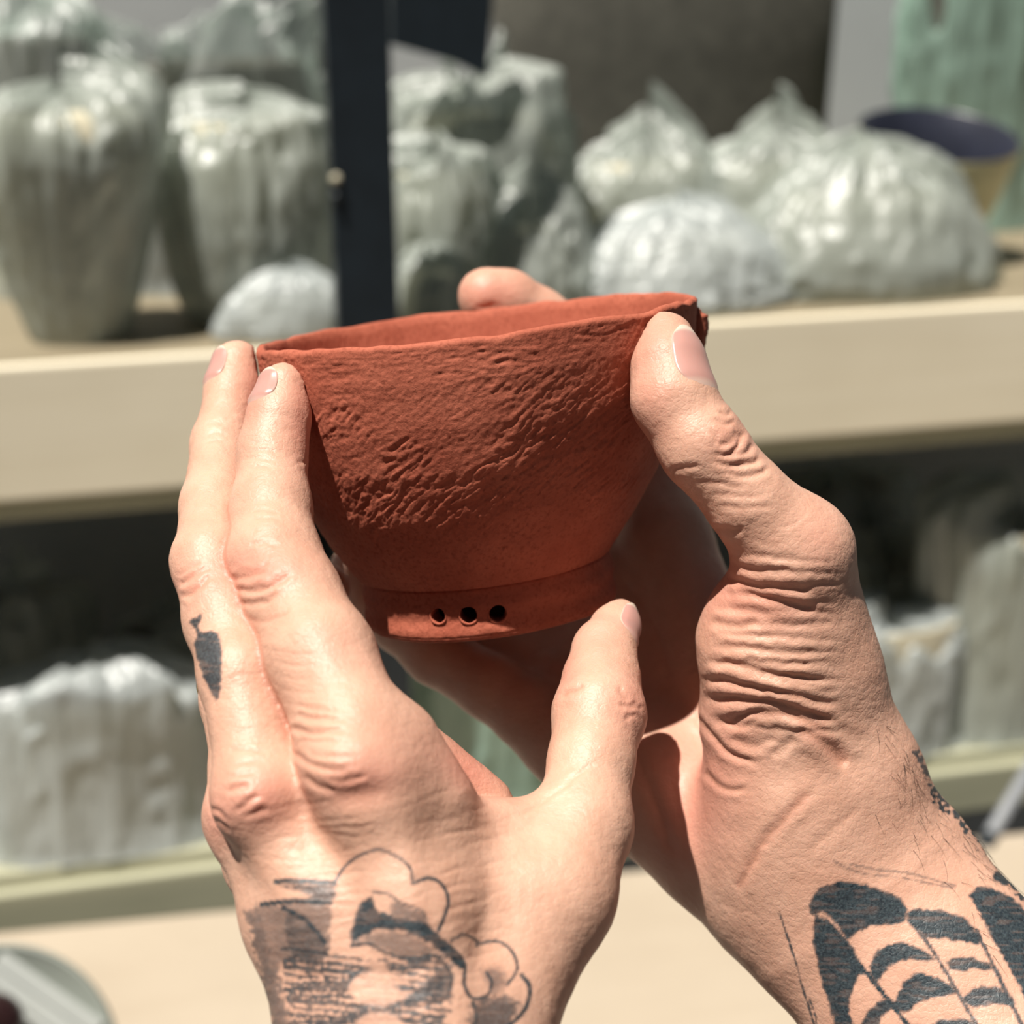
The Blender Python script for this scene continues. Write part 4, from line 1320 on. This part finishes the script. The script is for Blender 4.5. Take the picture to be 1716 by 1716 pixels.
def bare(name, label, cat, xl, xr, ytop, inset, level, shape, mat, squash=1.0):
    zb = {1: Z1, 2: Z2}[level]
    rr = (on_plane(xr, ytop, inset)[0] - on_plane(xl, ytop, inset)[0]) / 2
    xc = (on_plane(xl, ytop, inset)[0] + on_plane(xr, ytop, inset)[0]) / 2
    h = on_plane((xl + xr) / 2, ytop, inset)[1] - zb
    root = empty(name, tuple(shelf_point(xc, inset, zb)), YAW)
    tag(root, label, cat)
    vs_, fs = pot_mesh(shape, rr, h)
    mesh_obj('pot_body', np.array(vs_) * (1, squash, 1), fs, mat, root)
    return root
bare('clay_crock', 'broad dark grey unwrapped crock behind the peaked jar at the top', 'pot', 822, 1405, -30, 0.405, 1, 'cylinder', M_GREYCLAY, .26)
M_BOWLIN = plain_material('dark_glaze', (0.025, 0.028, 0.045), 0.35, 0, 0.2)
def open_bowl():
    inset = 0.23
    xl, xr, yt = 1424, 1668, 212
    zb = Z1
    rr = (on_plane(xr, yt, inset)[0] - on_plane(xl, yt, inset)[0]) / 2
    xc = (on_plane(xl, yt, inset)[0] + on_plane(xr, yt, inset)[0]) / 2
    h = on_plane((xl + xr) / 2, yt, inset)[1] - zb
    root = empty('open_bowl', tuple(shelf_point(xc, inset, zb)), YAW)
    root.rotation_euler = (math.radians(15), 0, YAW)
    tag(root, 'yellowish bowl with a dark glazed inside, behind the large round wrapped jar', 'bowl')
    v1, f1 = lathe([(0.0, 0.001), (rr * .5, 0.001), (rr * .55, .004), (rr * .72, h * .25), (rr * .88, h * .6), (rr, h * .97), (rr * .99, h)])
    mesh_obj('bowl_wall', v1, f1, plain_material('straw_glaze', (0.62, 0.58, 0.36), 0.5), root)
    v1, f1 = lathe([(rr * .985, h), (rr * .96, h * .99), (rr * .86, h * .7), (rr * .66, h * .35), (rr * .3, h * .12), (0.0, h * .10)])
    tag(mesh_obj('glazed_inside', v1, [f[::-1] for f in f1], M_BOWLIN, root), 'dark glazed inside')
open_bowl()

# ------------------------------------------------------------------ table in front
def ground_hit(px, py, z):
    r = ray(px, py)
    return CAM + r * ((z - CAM[2]) / r[2])
TZ = on_plane(215, 1536, -0.045)[1]
pa = ground_hit(0, 1562, TZ); pc = ground_hit(1640, 1402, TZ)
d_ = pc - pa; d_ /= np.linalg.norm(d_)
TYAW = math.atan2(d_[1], d_[0])
org = pa + d_ * 0.3
table = empty('table', (org[0], org[1], 0.0), TYAW)
tag(table, 'pale birch work bench along the foot of the shelves, beyond the raised hands', 'table')
from_bm('table_top', box_bm((-0.55, -0.42, TZ - 0.03), (1.1, 0.0, TZ), 0.003), M_TABLE, table)
for x in (-0.50, 1.0):
    for y in (-0.38, -0.10):
        from_bm('leg', box_bm((x, y, 0.0), (x + 0.05, y + 0.05, TZ - 0.03), 0.002), M_TABLE, table)

# round ribbed plastic lid on the table, lower left, and a dark glazed pot knob on it
M_LID = plain_material('pale_grey_plastic', (0.36, 0.375, 0.355), 0.45, 0, 0.04)
M_LIDEDGE = plain_material('grey_green_plastic', (0.24, 0.26, 0.23), 0.5, 0, 0.05)
M_KNOB = plain_material('brown_black_glaze', (0.018, 0.008, 0.008), 0.12, 0, 0.3)
def lid():
    """a round ribbed lid propped up on a brick of clay so that its face looks at the viewer"""
    dep = 950.0
    for _ in range(60):                                   # slide it along the sight line until its rim stands on the table
        c = to_world(P(-6, 1792, dep)); R = 204 * dep / FPX / 1000
        dep += 800 * (c[2] - R * 0.87 - TZ)
    nrm = ROT @ np.array([0.05, 0.20, 0.98]); nrm /= np.linalg.norm(nrm)
    xa = np.cross(np.array([0, 0, 1.0]), nrm); xa /= np.linalg.norm(xa)
    ya = np.cross(nrm, xa)
    foot = c - ya * R
    root = empty('ribbed_lid', tuple(foot))
    tag(root, 'round pale grey ribbed lid with a dark knob, propped up at the lower left', 'lid')
    B = np.stack([xa, ya, nrm], axis=1)
    put = lambda v: (np.asarray(v) @ B.T) + (c - foot)
    t = 0.010
    v1, f1 = lathe([(0, -t), (R * .9, -t), (R * .97, -t * .9), (R, -t * .5), (R, t * .1), (R * .985, t * .3), (R * .965, t * .2), (R * .95, t * .05), (0, t * .10)], 96)
    mesh_obj('lid_plate', put(v1), f1, M_LIDEDGE, root)
    n = 13
    rot = math.radians(-36)
    for i in range(1, n - 1):
        x = -R * .94 + (i + 0.5) * 2 * R * .94 / n
        w = 2 * R * .94 / n * 0.475
        half = math.sqrt(max(1e-5, (R * .945) ** 2 - (abs(x) + w) ** 2))
        bm = box_bm((-half, x - w, -t * .2), (half, x + w, t * .28), 0.0012)
        for v in bm.verts:
            a = Vector((v.co.x * math.cos(rot) - v.co.y * math.sin(rot), v.co.x * math.sin(rot) + v.co.y * math.cos(rot), v.co.z))
            v.co = Vector(put(np.array(a)))
        from_bm('rib', bm, M_LID, root)
    r = 0.0185
    v1, f1 = lathe([(0, .001), (r * .55, .001), (r * .5, .008), (r * .8, .013), (r, .019), (r * .95, .026), (r * .6, .031), (0, .033)], 40)
    ko = np.array([0.003, 0.029, 0.0])
    tag(mesh_obj('knob', put(np.array(v1) + ko), f1, M_KNOB, root), 'dark brown glazed knob')
    # prop behind it, standing on the table
    h = foot[2] - TZ
    base = foot - nrm * 0.02
    pr = empty('clay_block', (base[0], base[1], TZ))
    tag(pr, 'block of buff clay on the table holding up the ribbed lid', 'clay')
    top = max(0.02, h) + R * .55
    from_bm('block_body', box_bm((-0.03, top * 0.62 + 0.012, 0), (0.03, top * 0.62 + 0.07, top), 0.004), M_RAW, pr)
lid()

# thin grey rod leaning from the table to the shelf at the right
def rod():
    a = ground_hit(1648, 1420, TZ); 
    x, z = on_plane(1735, 1275, -0.02); b = shelf_point(x, -0.02, z)
    dirv = b - a; 
    b2 = b + dirv * 1.2
    root = empty('grey_rod', tuple(a))
    tag(root, 'thin grey metal rod leaning on the table edge at the right', 'rod')
    ax = Vector(b2 - a); L = ax.length
    for nm, r0_, r1_, z0, z1, mt in (('rod_shaft', .0065, .0065, 0, L, plain_material('brushed_grey_metal', (0.20, 0.21, 0.225), 0.5, 0.0)), ('end_cap', .0075, .007, -0.004, .012, M_STEEL)):
        bm = bmesh.new()
        bmesh.ops.create_cone(bm, segments=20, radius1=r0_, radius2=r1_, depth=z1 - z0, cap_ends=True)
        bmesh.ops.translate(bm, verts=bm.verts, vec=(0, 0, (z0 + z1) / 2 + 0.004))
        bmesh.ops.rotate(bm, verts=bm.verts, matrix=ax.to_track_quat('Z', 'Y').to_matrix())
        from_bm(nm, bm, mt, root, True)
rod()

# ------------------------------------------------------------------ room
def structure(name, lo, hi, mat, loc=(0, 0, 0), rz=0.0):
    o = from_bm(name, box_bm(lo, hi), mat)
    o.location = loc; o.rotation_euler = (0, 0, rz)
    tag(o, kind='structure')
    return o
structure('floor', (-4, -2.5, -0.1), (4, 4.0, 0.0), M_FLOOR)
structure('wall_back', (-4, DEPTH + 0.02, 0), (4, DEPTH + 0.14, 3.0), M_WALL, tuple(S0), YAW)
